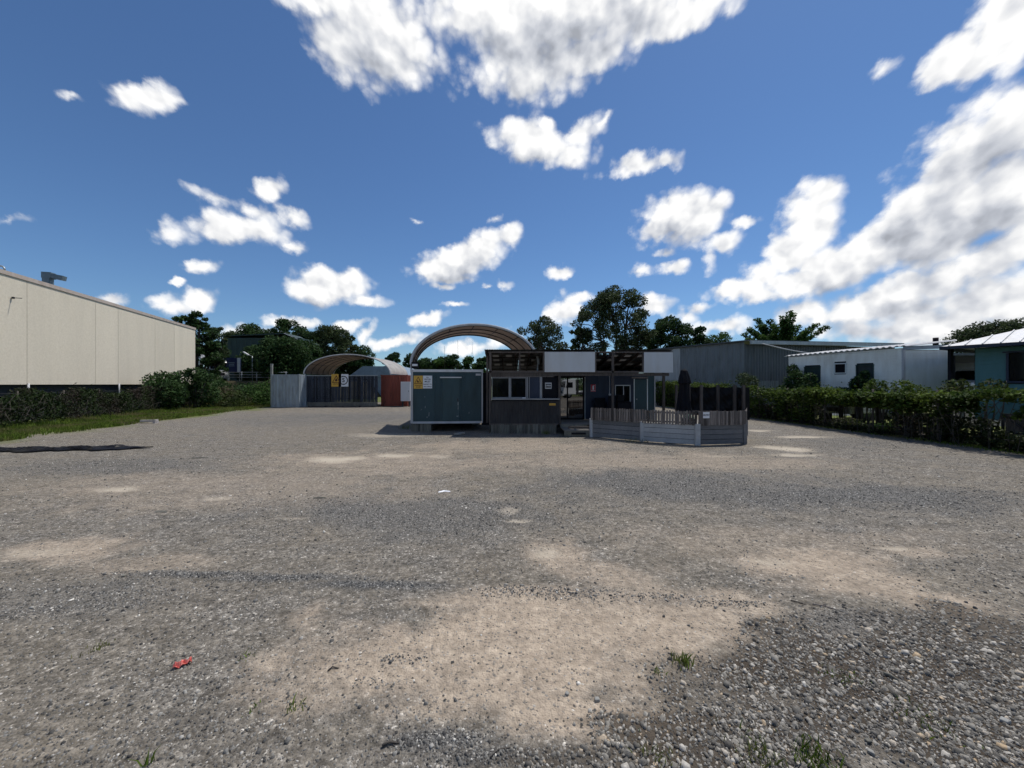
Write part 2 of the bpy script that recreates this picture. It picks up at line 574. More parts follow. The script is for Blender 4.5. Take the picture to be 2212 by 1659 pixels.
def wood(name, a, b, rough=0.85, per=True, axis='z', var=0.5):
    """weathered timber, grain along one axis, each board its own tone"""
    M = Mat(name, rough, 0, 0.25)
    s = {'z': (14, 14, 0.9), 'x': (0.9, 14, 14), 'y': (14, 0.9, 14)}[axis]
    g = M.noise(M.world(s), 2.2, 6, 0.7)
    col = M.mix(M.ramp(g, [(0.28, 0.0), (0.72, 1.0)]), a, b)
    if per:
        r = M.objrand()
        tone = M.ramp(r, [(0.0, 1 - var), (0.5, 1.0), (1.0, 1 + .35 * var)])
        col = M.mix(1.0, col, tone, 'MULTIPLY')
    st = M.noise(M.world((1, 1, .4)), 1.7, 4, .6)
    col = M.mix(M.ramp(st, [(0.42, 0.0), (0.75, 0.45)]), col, tuple(x * .45 for x in a))
    M.colour(col)
    M.bump(g, 0.35, 0.006)
    return M.m


def leaf_mat(name, dark, light, dead=None, trans=0.35, rough=0.7):
    M = Mat(name, rough, 0, 0.12)
    r = M.island()
    n = M.noise(M.world(), 0.9, 3, 0.6)
    col = M.mix(M.ramp(n, [(0.35, 0.0), (0.68, 1.0)]), dark, light)
    tone = M.ramp(r, [(0.0, 0.55), (0.6, 1.0), (1.0, 1.5)])
    col = M.mix(1.0, col, tone, 'MULTIPLY')
    if dead is not None:
        n2 = M.noise(M.world(), 0.55, 4, 0.6)
        col = M.mix(M.ramp(n2, [(0.46, 0.0), (0.60, 1.0)]), col, dead)
    M.colour(col)
    t = M.N.new('ShaderNodeBsdfTranslucent'); M.L.new(col, t.inputs['Color'])
    mx = M.N.new('ShaderNodeMixShader'); mx.inputs[0].default_value = trans
    M.L.new(M.b.outputs[0], mx.inputs[1]); M.L.new(t.outputs[0], mx.inputs[2])
    M.L.new(mx.outputs[0], M.N['Material Output'].inputs['Surface'])
    return M.m


def glass_mat(name, tint=(0.02, 0.025, 0.03), rough=0.03, alpha=0.35, ior=1.5):
    """window pane: mirrors the surroundings over a dim view inside"""
    M = Mat(name, rough, 0, 0.0)
    M.colour(tint)
    tr = M.N.new('ShaderNodeBsdfTransparent'); tr.inputs[0].default_value = (.75, .8, .8, 1)
    gl = M.N.new('ShaderNodeBsdfGlossy'); gl.inputs['Roughness'].default_value = rough
    fr = M.N.new('ShaderNodeFresnel'); fr.inputs['IOR'].default_value = ior
    m1 = M.N.new('ShaderNodeMixShader'); m1.inputs[0].default_value = alpha
    M.L.new(tr.outputs[0], m1.inputs[1]); M.L.new(M.b.outputs[0], m1.inputs[2])
    m2 = M.N.new('ShaderNodeMixShader')
    M.L.new(fr.outputs[0], m2.inputs[0]); M.L.new(m1.outputs[0], m2.inputs[1]); M.L.new(gl.outputs[0], m2.inputs[2])
    M.L.new(m2.outputs[0], M.N['Material Output'].inputs['Surface'])
    return M.m


def plain(name, c, rough=0.6, metal=0.0, spec=0.4, var=0.12):
    M = Mat(name, rough, metal, spec)
    n = M.noise(M.world(), 6.0, 4, 0.6)
    M.colour(M.mix(n, tuple(x * (1 - var) for x in c), tuple(min(1, x * (1 + var)) for x in c)))
    return M.m


def text_mesh(name, body, size, mat, parent, loc, rot, align='CENTER', bold=0.0):
    """flat lettering"""
    cu = bpy.data.curves.new(name, 'FONT'); cu.body = body; cu.size = size
    cu.align_x = align; cu.align_y = 'CENTER'; cu.offset = bold; cu.resolution_u = 3; cu.extrude = 0.0008
    tmp = bpy.data.objects.new('tmp', cu); COL.objects.link(tmp)
    dg = bpy.context.evaluated_depsgraph_get()
    me = bpy.data.meshes.new_from_object(tmp.evaluated_get(dg))
    bpy.data.objects.remove(tmp); bpy.data.curves.remove(cu)
    me.name = name; me.materials.clear(); me.materials.append(mat)
    return link_mesh(name, me, parent, loc, rot)


# ------------------------------------------------------------------ foliage
def leaf_cloud(name, pts, size, mat, parent=None, aspect=0.55, up=0.3, seed=1, kind=None, fold=True):
    """leaf-sized faces (each a folded pair of triangles) at the given points"""
    g = np.random.default_rng(seed)
    n = len(pts)
    nrm = g.normal(size=(n, 3)); nrm[:, 2] = np.abs(nrm[:, 2]) + up
    nrm /= np.linalg.norm(nrm, axis=1)[:, None]
    t = g.normal(size=(n, 3)); t -= nrm * (t * nrm).sum(1)[:, None]
    t /= np.linalg.norm(t, axis=1)[:, None]
    b = np.cross(nrm, t)
    s = size * g.uniform(0.6, 1.35, n)[:, None]
    c = np.asarray(pts)
    a0, a1 = c - t * s * .5, c + t * s * .5
    m0 = c + b * s * aspect * .5 - nrm * s * .10
    m1 = c - b * s * aspect * .5 - nrm * s * .10
    v = np.stack([a0, m0, a1, m1], 1).reshape(-1, 3)
    f = np.arange(n * 4).reshape(n, 4)
    o = np_mesh(name, v, f, mat, parent)
    if kind:
        o['kind'] = kind
    return o


def blob_points(blobs, n, seed=1, shell=0.55):
    """points through a union of ellipsoid clumps, denser towards their skin"""
    g = np.random.default_rng(seed)
    vol = np.array([b[3] * b[4] * b[5] for b in blobs]) ** 0.67
    k = g.choice(len(blobs), n, p=vol / vol.sum())
    B = np.array(blobs)[k]
    d = g.normal(size=(n, 3)); d /= np.linalg.norm(d, axis=1)[:, None]
    r = g.uniform(0, 1, n) ** (1 / 3.0)
    r = shell + (1 - shell) * r
    r *= g.uniform(0.75, 1.1, n)
    return B[:, :3] + d * r[:, None] * B[:, 3:6]

# ================================================================== ground
# patches: sighting (px, py), half sizes (px), kind, strength
PATCH = [
    # compacted clay showing through
    (1180, 1370, 430, 95, 'tan', 1.0), (950, 1440, 360, 80, 'tan', .9), (1180, 1450, 340, 90, 'tan', 1.0), (1240, 1550, 180, 60, 'tan', 1.0), (1090, 1500, 240, 60, 'tan', .9), (1450, 1340, 220, 60, 'tan', .9), (1200, 1290, 330, 30, 'tan', .8),
    (1230, 1200, 90, 45, 'tan', .8), (1330, 1240, 90, 40, 'tan', .7), (1720, 1215, 160, 36, 'tan', .9), (1850, 1260, 170, 36, 'tan', .8),
    (2030, 1300, 160, 34, 'tan', .8), (130, 1190, 170, 30, 'tan', .75), (330, 1215, 150, 24, 'tan', .4), (1300, 1545, 240, 40, 'tan', .85),
    (1000, 1530, 240, 36, 'tan', .6), (700, 1500, 160, 50, 'tan', .5), (1960, 1190, 90, 16, 'tan', .6), (1560, 1300, 140, 40, 'tan', .7),
    (1400, 1000, 420, 26, 'tan', .42), (850, 1000, 300, 26, 'tan', .5), (500, 1060, 480, 44, 'tan', .34), (1100, 965, 260, 16, 'tan', .5), (1700, 1170, 400, 40, 'tan', .3),
    # pale worn hollows
    (735, 993, 62, 9, 'pale', .9), (850, 985, 45, 5, 'pale', .8), (960, 985, 35, 4, 'pale', .5), (265, 1056, 52, 6, 'pale', .7), (470, 1076, 42, 4, 'pale', .5),
    (1690, 968, 60, 7, 'pale', .9), (1720, 982, 50, 4, 'pale', .8), (1640, 930, 36, 3, 'pale', .8), (1730, 943, 60, 3, 'pale', .8), (1085, 1103, 28, 10, 'pale', .5),
    (1118, 1126, 34, 4, 'pale', .7), (1185, 1190, 40, 16, 'pale', .5), (1660, 1210, 50, 12, 'pale', .45), (1930, 1183, 46, 6, 'pale', .6), (60, 1195, 90, 14, 'pale', .35),
    (820, 940, 90, 5, 'pale', .4), (1560, 985, 60, 3, 'pale', .4), (640, 1120, 40, 4, 'pale', .4),
    # dark damp soil under the coarse stones
    (1950, 1520, 420, 170, 'dark', 1.0), (1560, 1590, 260, 70, 'dark', .9), (1740, 1430, 140, 60, 'dark', .8), (2180, 1420, 220, 120, 'dark', .75), (1650, 1352, 60, 20, 'dark', .8),
    (1330, 1640, 230, 34, 'dark', .6), (1400, 1560, 150, 20, 'dark', .5), (1600, 1440, 60, 26, 'dark', .5), (2000, 1340, 160, 26, 'dark', .4),
    # windrows of loose blue-grey stone
    (420, 1240, 200, 9, 'blue', .9), (620, 1250, 190, 11, 'blue', 1.0), (820, 1264, 190, 11, 'blue', 1.0), (1130, 1277, 130, 12, 'blue', 1.0), (1270, 1281, 110, 14, 'blue', 1.0), (1400, 1288, 130, 10, 'blue', .9), (1560, 1300, 120, 9, 'blue', .7),
    (960, 1600, 130, 26, 'blue', .9), (1060, 1630, 150, 20, 'blue', .7), (880, 1425, 60, 12, 'blue', .6), (850, 1470, 80, 14, 'blue', .4), (1900, 1080, 460, 36, 'blue', .85), (900, 1120, 380, 60, 'blue', .65),
    (1480, 1060, 360, 50, 'blue', .75), (250, 1010, 280, 22, 'blue', .5), (1850, 1340, 170, 30, 'blue', .5), (760, 905, 300, 16, 'blue', .6), (1900, 960, 200, 14, 'blue', .35), (150, 1300, 300, 60, 'blue', .4),
]


def patch_fields(X, Y):
    out = {k: np.zeros_like(X) for k in ('tan', 'pale', 'dark', 'blue')}
    wx = (fbm(X * 1.1, Y * 1.1, 4, 3) - .5)
    wy = (fbm(X * 1.1 + 40, Y * 1.1, 4, 9) - .5)
    fine = fbm(X * 5, Y * 5, 3, 21) - .5
    for px, py, rx, ry, k, s in PATCH:
        cx, cy = G(px, py)
        ax = rx / F_PX * cy
        y0, y1 = G(px, py - min(ry, (py - CY) * .8))[1], G(px, py + ry)[1]
        ay = max((y0 - y1) / 2, 0.05); cy = (y0 + y1) / 2
        cx = (px - CX) / F_PX * cy
        wa = min(ax, ay) * 1.1 + .05
        d = np.sqrt(((X - cx + wx * wa * 2) / ax) ** 2 + ((Y - cy + wy * wa) / ay) ** 2)
        v = np.clip((1.25 - d) * (2.4 if k == 'dark' else 1.25 if k == 'tan' else 1.0) + fine * (.9 if k in ('dark', 'tan') else .55), 0, 1)
        v = v * v * (3 - 2 * v) * s
        out[k] = np.maximum(out[k], v)
    return out


def grass_field(X, Y):
    """1 inside the grassy margins: left of the yard, behind the containers, beyond the right fence"""
    n = (fbm(X * .6, Y * .6, 5, 5) - .5) * 4.6
    left = np.clip((-16.5 - 0.10 * Y - X + n) / 2.2, 0, 1) * np.clip((Y + 30) / 10, 0, 1)
    right = np.clip((X - 14.9 + 0.03 * (Y - 15) + n * .22) / .6, 0, 1)
    back = np.clip((Y - 42 + n) / 2.0, 0, 1)
    rear = np.clip((-Y - 26) / 3.0, 0, 1)
    return np.maximum.reduce([left, right, back, rear])


def ground_height(X, Y):
    h = (fbm(X * .16, Y * .16, 3, 31) - .5) * .05 + (fbm(X * .9, Y * .9, 3, 33) - .5) * .022
    near = np.clip((9 - np.abs(Y - 4)) / 6, 0, 1)
    h = h + near * (fbm(X * 6, Y * 6, 3, 35) - .5) * .014
    p = patch_fields(X, Y)
    h = h + .018 * p['blue'] - .022 * p['pale'] + .02 * p['dark'] * (fbm(X * 3, Y * 3, 2, 41) - .2)
    return h


def make_ground():
    # rows close together by the camera, wide apart far away, out to the horizon
    ys = np.concatenate([-np.geomspace(700, 1.0, 50), np.linspace(-.9, 1.4, 14), 1.5 * (60 / 1.5) ** np.linspace(0, 1, 430), np.geomspace(64, 1500, 26)])
    us = np.concatenate([-np.geomspace(60, 2.0, 22), np.linspace(-1.95, 1.95, 430), np.geomspace(2.0, 60, 22)])
    wid = np.maximum(np.abs(ys), 1.6)
    X = us[None, :] * wid[:, None]
    Y = np.repeat(ys[:, None], len(us), 1)
    h = ground_height(X, Y)
    Z = np.where((np.abs(X) < 70) & (Y > -40) & (Y < 80), h, 0.0)
    nv, nu = X.shape
    v = np.stack([X, Y, Z], -1).reshape(-1, 3)
    i = np.arange(nv * nu).reshape(nv, nu)
    f = np.stack([i[:-1, :-1], i[:-1, 1:], i[1:, 1:], i[1:, :-1]], -1).reshape(-1, 4)
    o = np_mesh('ground', v, f, None, smooth=True)
    p = patch_fields(X, Y); p['grass'] = grass_field(X, Y)
    for k, a in p.items():
        at = o.data.attributes.new(k, 'FLOAT', 'POINT'); at.data.foreach_set('value', a.astype(np.float32).ravel())

    M = Mat('gravel_ground', 0.92, 0, 0.2)
    w = M.world()
    big = M.noise(w, 0.22, 4, .55)
    med = M.noise(w, 1.6, 5, .6)
    fin = M.noise(w, 9.0, 5, .65)
    vor = M.voronoi(w, 70.0, 'Color'); vd = M.voronoi(w, 70.0, 'Distance')
    vor2 = M.voronoi(w, 30.0, 'Color'); vd2 = M.voronoi(w, 30.0, 'Distance')
    # three tones of crushed rock, one per chip
    bw = M.N.new('ShaderNodeSeparateColor'); M.L.new(vor, bw.inputs[0])
    bw2 = M.N.new('ShaderNodeSeparateColor'); M.L.new(vor2, bw2.inputs[0])
    chip = M.ramp(bw.outputs[0], [(0.0, (.045, .045, .046)), (0.35, (.115, .113, .110)), (0.80, (.180, .175, .166)), (0.95, (.29, .28, .265)), (1.0, (.62, .60, .56))])
    chip2 = M.ramp(bw2.outputs[1], [(0.0, .62), (0.5, 1.0), (0.9, 1.25), (1.0, 1.9)])
    chips = M.mix(0.75, chip, chip2, 'MULTIPLY')
    blue = M.ramp(bw.outputs[1], [(0.0, (.020, .021, .024)), (0.4, (.068, .071, .076)), (0.85, (.145, .149, .152)), (1.0, (.40, .40, .39))])
    fines = M.mix(fin, (.135, .119, .096), (.215, .192, .158))
    base = M.mix(M.ramp(med, [(0.30, 0.15), (0.70, 0.75)]), chips, fines)
    base = M.mix(M.ramp(big, [(0.40, 0.0), (0.66, 0.38)]), base, M.mix(fin, (.150, .132, .102), (.225, .198, .158)))
    # clusters of lighter and darker stone, so the surface still reads grainy far off
    s1 = M.noise(M.world((1, 1, 1)), 16.0, 2, .6); s2 = M.noise(M.world((.55, 1, 1)), 4.2, 4, .7)
    gr = M.mix(1.0, M.ramp(s1, [(.30, .62), (.5, 1.0), (.70, 1.45)]), M.ramp(s2, [(.30, .72), (.5, 1.0), (.70, 1.28)]), 'MULTIPLY')
    base = M.mix(1.0, base, gr, 'MULTIPLY')
    a_blue = M.attr('blue')[0]; a_tan = M.attr('tan')[0]; a_pale = M.attr('pale')[0]; a_dark = M.attr('dark')[0]; a_gr = M.attr('grass')[0]
    base = M.mix(M.math('MULTIPLY', a_blue, .92), base, blue)
    clay = M.mix(fin, (.310, .256, .200), (.455, .390, .318))
    clay = M.mix(M.ramp(M.noise(w, 3.0, 5, .6), [(.40, 0.0), (.75, .55)]), clay, (.225, .188, .150))
    clay = M.mix(M.ramp(bw.outputs[2], [(.90, 0.0), (.93, .8)]), clay, chip)
    clay = M.mix(.55, clay, gr, 'MULTIPLY')
    base = M.mix(a_tan, base, clay)
    base = M.mix(a_pale, base, M.mix(fin, (.40, .355, .29), (.55, .50, .42)))
    soil = M.mix(fin, (.030, .025, .020), (.085, .070, .055))
    base = M.mix(a_dark, base, soil)
    turf = M.mix(M.noise(w, 1.3, 5, .65), (.060, .095, .020), (.14, .175, .045))
    turf = M.mix(M.ramp(M.noise(w, .5, 4, .6), [(.45, 0.0), (.7, .7)]), turf, (.15, .125, .07))
    base = M.mix(a_gr, base, turf)
    base = M.mix(1.0, base, (1.02, .99, .945), 'MULTIPLY')
    M.colour(base)
    hgt = M.math('ADD', M.math('MULTIPLY', vd, -.5), M.math('MULTIPLY', vd2, -.6))
    hgt = M.math('ADD', hgt, M.math('MULTIPLY', fin, .8))
    M.bump(hgt, 0.75, 0.018)
    o.data.materials.append(M.m)
    tag(o, 'grey gravel yard with worn tan clay patches and grassy edges', 'ground', kind='structure')
    return o


make_ground()


# ------------------------------------------------------------------ loose stones
def stones(name, pts, size, mat, label, seed, flat=0.6):
    g = np.random.default_rng(seed); n = len(pts)
    base = np.array([[-1, -1, -1], [1, -1, -1], [1, 1, -1], [-1, 1, -1], [-1, -1, 1], [1, -1, 1], [1, 1, 1], [-1, 1, 1]], float) * .5
    v = base[None] * g.uniform(.55, 1.15, (n, 8, 3))
    v[:, 4:, :2] *= g.uniform(.45, .95, (n, 1, 1))
    sc = np.stack([g.uniform(.7, 1.5, n), g.uniform(.7, 1.1, n), g.uniform(.45, .9, n) * flat / .6], 1) * np.asarray(size)[:, None]
    v *= sc[:, None, :]
    # tilt a little, then turn about the vertical
    tx = g.normal(0, .3, n); c, s = np.cos(tx), np.sin(tx)
    y, z = v[:, :, 1].copy(), v[:, :, 2].copy()
    v[:, :, 1] = y * c[:, None] - z * s[:, None]; v[:, :, 2] = y * s[:, None] + z * c[:, None]
    a = g.uniform(0, 6.283, n); c, s = np.cos(a), np.sin(a)
    x, y = v[:, :, 0].copy(), v[:, :, 1].copy()
    v[:, :, 0] = x * c[:, None] - y * s[:, None]; v[:, :, 1] = x * s[:, None] + y * c[:, None]
    pz = ground_height(pts[:, 0], pts[:, 1]) + sc[:, 2] * .22
    v += np.stack([pts[:, 0], pts[:, 1], pz], 1)[:, None, :]
    q = np.array([[4, 5, 6, 7], [0, 1, 5, 4], [1, 2, 6, 5], [2, 3, 7, 6], [3, 0, 4, 7]])
    f = (np.arange(n)[:, None, None] * 8 + q[None]).reshape(-1, 4)
    o = np_mesh(name, v.reshape(-1, 3), f, mat)
    return tag(o, label, 'gravel', kind='stuff')


def stone_mat(name, stops):
    M = Mat(name, 0.85, 0, 0.25)
    c = M.ramp(M.island(), stops)
    n = M.noise(M.world(), 60, 4, .6)
    c = M.mix(1.0, c, M.ramp(n, [(.3, .75), (.7, 1.12)]), 'MULTIPLY')
    M.colour(c)
    M.bump(n, .4, .003)
    return M.m


def scatter(n, y0, y1, seed, weight):
    """points over the fan of ground in front of the camera, kept where weight(x, y) is high"""
    g = np.random.default_rng(seed)
    Y = y0 * (y1 / y0) ** g.uniform(0, 1, n)
    X = g.uniform(-1.75, 1.75, n) * Y
    k = weight(X, Y) > g.uniform(0, 1, n)
    return np.stack([X[k], Y[k]], 1)


PALE_STONE = stone_mat('pale_stone', [(0.0, (.075, .070, .063)), (.40, (.165, .155, .138)), (.78, (.29, .272, .240)), (.95, (.48, .45, .40)), (1.0, (.42, .31, .19))])
GREY_STONE = stone_mat('blue_grey_stone', [(0.0, (.045, .044, .043)), (.45, (.125, .121, .114)), (.85, (.235, .228, .212)), (.97, (.44, .42, .385)), (1.0, (.70, .67, .61))])


def w_pale(X, Y):
    p = patch_fields(X, Y)
    return np.clip(p['dark'] * 1.0, 0, 1) * np.clip(.35 + 1.3 * (fbm(X * 2.2, Y * 2.2, 3, 77) - .25), 0.08, 1)


def w_grey(X, Y):
    p = patch_fields(X, Y)
    keep = .14 + .95 * p['blue'] - .13 * p['tan'] + .10 * p['dark']
    keep = keep * (1 - .8 * p['pale']) * np.clip(.2 + 1.8 * (fbm(X * 1.3, Y * 1.3, 3, 88) - .15), .1, 1.3)
    return np.clip(keep, .006, 1) * (grass_field(X, Y) < .5)


pts = scatter(190000, 1.75, 6.5, 5, w_pale)[:30000]
gs = np.random.default_rng(6)
stones('coarse_gravel', pts, gs.lognormal(math.log(.0135), .42, len(pts)).clip(.006, .045), PALE_STONE, 'pale coarse stones strewn over dark soil beside the clay patch', 12)
pts = scatter(420000, 1.75, 15.0, 15, w_grey)[:84000]
stones('loose_gravel', pts, gs.lognormal(math.log(.0098), .40, len(pts)).clip(.005, .034) * np.clip(.75 + pts[:, 1] * .06, .8, 1.5), GREY_STONE, 'small blue grey stones scattered loose over the yard', 13)

# ================================================================== shared materials
M_ = {}
M_['beige'] = None


def panel_mat():
    M = Mat('beige_precast', 0.85, 0, 0.25)
    w = M.world()
    sp = M.noise(w, 9.0, 4, .7)
    c = M.mix(M.ramp(sp, [(.35, 0.0), (.65, 1.0)]), (.60, .54, .435), (.68, .62, .51))
    st = M.noise(M.world((1, 1, .12)), 1.1, 5, .6)
    c = M.mix(M.ramp(st, [(.40, 0.0), (.75, .35)]), c, (.50, .455, .375))
    c = M.mix(1.0, c, M.ramp(M.objrand(), [(0, .94), (1, 1.05)]), 'MULTIPLY')
    M.colour(c); M.bump(M.noise(w, 30, 4, .7), .35, .01)
    return M.m


M_['beige'] = panel_mat()
M_['cap'] = paint('capping', (.46, .39, .34), .5, .25)
M_['dark_block'] = plain('dark_block', (.028, .032, .04), .9)
M_['sealant'] = plain('joint_sealant', (.30, .26, .20), .9)
M_['frame_grey'] = paint('aluminium_frame', (.26, .27, .29), .5, .3)
M_['galv'] = paint('galvanised', (.36, .39, .41), .45, .3, metal=.35)
M_['zinc_dark'] = paint('duct_metal', (.13, .17, .20), .5, .35, metal=.3)
M_['white_metal'] = paint('white_metal', (.62, .63, .65), .45, .22)
M_['white_trim'] = paint('white_trim', (.50, .51, .54), .5, .3)
M_['cont_grey'] = paint('container_grey', (.31, .365, .41), .55, .45)


def rusty(name, c, rust=(.12, .045, .02), amount=.55):
    M = Mat(name, .65, 0, .35)
    n1 = M.noise(M.world((1, 1, .25)), 2.6, 6, .62)
    col = M.mix(M.ramp(n1, [(.3, 0), (.7, 1)]), tuple(x * .62 for x in c), tuple(min(1, x * 1.12) for x in c))
    n2 = M.noise(M.world((1, 1, .45)), 1.9, 7, .68)
    col = M.mix(M.ramp(n2, [(amount, 0), (amount + .07, 1)]), col, rust)
    M.colour(col); M.bump(n2, .2, .006)
    return M.m


M_['cont_red'] = rusty('container_red', (.24, .062, .040), (.035, .016, .013), .60)
M_['cont_green'] = rusty('container_green', (.10, .16, .15))
M_['blue_panel'] = paint('blue_panel', (.017, .050, .064), .45, .35)
M_['blue_door'] = paint('blue_door', (.026, .062, .074), .45, .3)
M_['navy'] = paint('navy_panel', (.010, .020, .050), .5, .3)
M_['teal'] = paint('teal_boards', (.070, .185, .200), .55, .25)
M_['shed_grey'] = paint('grey_sheet', (.165, .190, .205), .5, .35, metal=.15)
M_['shed_dark'] = paint('dark_sheet', (.085, .098, .110), .5, .35, metal=.15)
M_['shed_green'] = paint('dark_green_sheet', (.015, .040, .038), .6, .3)
M_['house_white'] = paint('house_boards', (.86, .87, .82), .6, .28)
M_['house_grey'] = paint('house_grey_boards', (.70, .75, .75), .6, .25)
M_['roof_white'] = paint('white_roof', (.72, .72, .72), .35, .15, streak=False)
M_['roof_blue'] = paint('pale_blue_roof', (.22, .29, .37), .45, .25, streak=False)
M_['roof_red'] = paint('worn_roof', (.50, .47, .46), .5, .35, streak=False)
M_['fence_wood'] = wood('fence_boards', (.018, .024, .036), (.075, .085, .105), var=.75)
M_['picket'] = wood('picket_wood', (.078, .067, .062), (.285, .252, .232), var=.7)
M_['skirt'] = wood('skirting_wood', (.085, .082, .070), (.235, .225, .190), var=.5)
M_['deck'] = wood('deck_wood', (.13, .12, .105), (.30, .28, .25), axis='x', var=.3)
M_['post_wood'] = wood('post_wood', (.060, .047, .042), (.175, .150, .135), var=.4)
M_['rafter'] = wood('rafter_wood', (.030, .020, .018), (.085, .062, .055), axis='y', var=.4)
M_['plank_dark'] = wood('plank_slate', (.140, .143, .150), (.222, .226, .236), axis='x', var=.25)
M_['plank_pale'] = wood('plank_pale_grey', (.35, .36, .37), (.49, .50, .51), axis='x', var=.2)
M_['clad'] = wood('ribbed_cladding', (.028, .027, .029), (.080, .076, .076), var=.2)
M_['sign_white'] = plain('sign_white', (.72, .73, .76), .5, var=.05)
M_['sign_board'] = paint('blank_board', (.56, .58, .61), .5, .10)
M_['sign_yellow'] = plain('sign_yellow', (.62, .36, .055), .5, var=.08)
M_['sign_black'] = plain('sign_black', (.012, .012, .014), .5)
M_['sign_red'] = plain('sign_red', (.42, .015, .03), .5)
M_['ink_brown'] = plain('sign_maroon', (.075, .014, .010), .5)
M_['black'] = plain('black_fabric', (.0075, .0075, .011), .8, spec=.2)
M_['black_plastic'] = plain('black_plastic', (.004, .004, .0055), .5, spec=.16)
M_['steel_dark'] = plain('dark_steel', (.045, .045, .05), .5, .6)
M_['glass'] = glass_mat('window_glass')
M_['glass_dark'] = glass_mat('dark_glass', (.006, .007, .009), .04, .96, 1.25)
M_['glass_door'] = glass_mat('mirror_glass', (.010, .012, .012), .015, .85, 3.4)
M_['rubber'] = plain('rubber', (.015, .015, .016), .85)
M_['bark'] = wood('bark', (.045, .038, .032), (.13, .115, .10), per=False)
M_['bark_pale'] = wood('bark_pale', (.10, .09, .08), (.28, .26, .235), per=False)
M_['leaf_gum'] = leaf_mat('gum_leaves', (.030, .050, .024), (.078, .102, .042), trans=.25)
M_['leaf_dark'] = leaf_mat('dark_leaves', (.020, .046, .017), (.054, .098, .030), trans=.25)
M_['leaf_green'] = leaf_mat('green_leaves', (.030, .070, .019), (.076, .135, .032), trans=.3)
M_['leaf_vine'] = leaf_mat('vine_leaves', (.026, .052, .010), (.105, .150, .026), trans=.3)
M_['leaf_dead'] = leaf_mat('dry_vines', (.016, .030, .010), (.034, .056, .016), dead=(.046, .036, .030), trans=.15)
M_['leaf_under'] = leaf_mat('undergrowth_leaves', (.022, .040, .012), (.070, .095, .025), dead=(.085, .072, .045), trans=.25)
M_['leaf_under_shade'] = leaf_mat('shaded_undergrowth', (.014, .022, .009), (.040, .052, .018), dead=(.050, .042, .030), trans=.2)  # darker copy of the undergrowth leaves, with the hedge's shade put into the colour
M_['door_dark'] = paint('weathered_door', (.020, .032, .036), .6, .4)
M_['grass'] = leaf_mat('grass_blades', (.075, .125, .018), (.18, .245, .045), dead=(.19, .175, .075), trans=.35)
M_['agave'] = leaf_mat('agave_leaves', (.30, .42, .34), (.55, .66, .56), trans=.2)
M_['van_white'] = plain('white_car_paint', (.70, .71, .72), .25, spec=.6, var=.04)
M_['blue_sign'] = plain('blue_hoarding', (.012, .020, .095), .5)
M_['orange'] = plain('orange_plastic', (.45, .11, .03), .5)
M_['red_plastic'] = plain('red_plastic', (.72, .20, .16), .5, var=.25)
M_['concrete'] = paint('concrete', (.28, .28, .265), .9, .3)
def fabric_mat(name, c, tr):
    M = Mat(name, .65, 0, .25)
    n = M.noise(M.world(), 1.6, 5, .6)
    col = M.mix(M.ramp(n, [(.3, 0), (.7, 1)]), tuple(x * .7 for x in c), c)
    M.colour(col)
    t = M.N.new('ShaderNodeBsdfTranslucent'); M.L.new(col, t.inputs['Color'])
    mx = M.N.new('ShaderNodeMixShader'); mx.inputs[0].default_value = tr
    M.L.new(M.b.outputs[0], mx.inputs[1]); M.L.new(t.outputs[0], mx.inputs[2])
    M.L.new(mx.outputs[0], M.N['Material Output'].inputs['Surface'])
    return M.m


M_['fabric'] = fabric_mat('shelter_fabric', (.60, .58, .55), .35)
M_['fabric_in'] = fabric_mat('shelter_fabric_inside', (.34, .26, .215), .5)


def slat_strip(mb, a, b, z0, z1, pitch, depth, out, duty=.5):
    """trapezoid-ribbed sheet standing between ground points a and b; ribs stand proud along `out`"""
    a, b, out = Vector(a).to_3d(), Vector(b).to_3d(), Vector(out).to_3d().normalized()
    L = (b - a).length; t = (b - a) / L
    n = max(2, int(round(L / pitch))); p = L / n
    xs = []
    for i in range(n):
        s = i * p; r = p * (1 - duty) / 2 * .55
        xs += [(s, 0), (s + p * (1 - duty) / 2, 0), (s + p * (1 - duty) / 2 + r, 1), (s + p * (1 + duty) / 2 - r, 1), (s + p * (1 + duty) / 2, 0)]
    xs.append((L, 0))
    vs, fs = [], []
    for s, d in xs:
        q = a + t * s + out * (depth * d)
        vs += [(q.x, q.y, z0(s / L) if callable(z0) else z0), (q.x, q.y, z1(s / L) if callable(z1) else z1)]
    for i in range(len(xs) - 1):
        fs.append((2 * i, 2 * i + 2, 2 * i + 3, 2 * i + 1))
    return mb.raw(vs, fs)


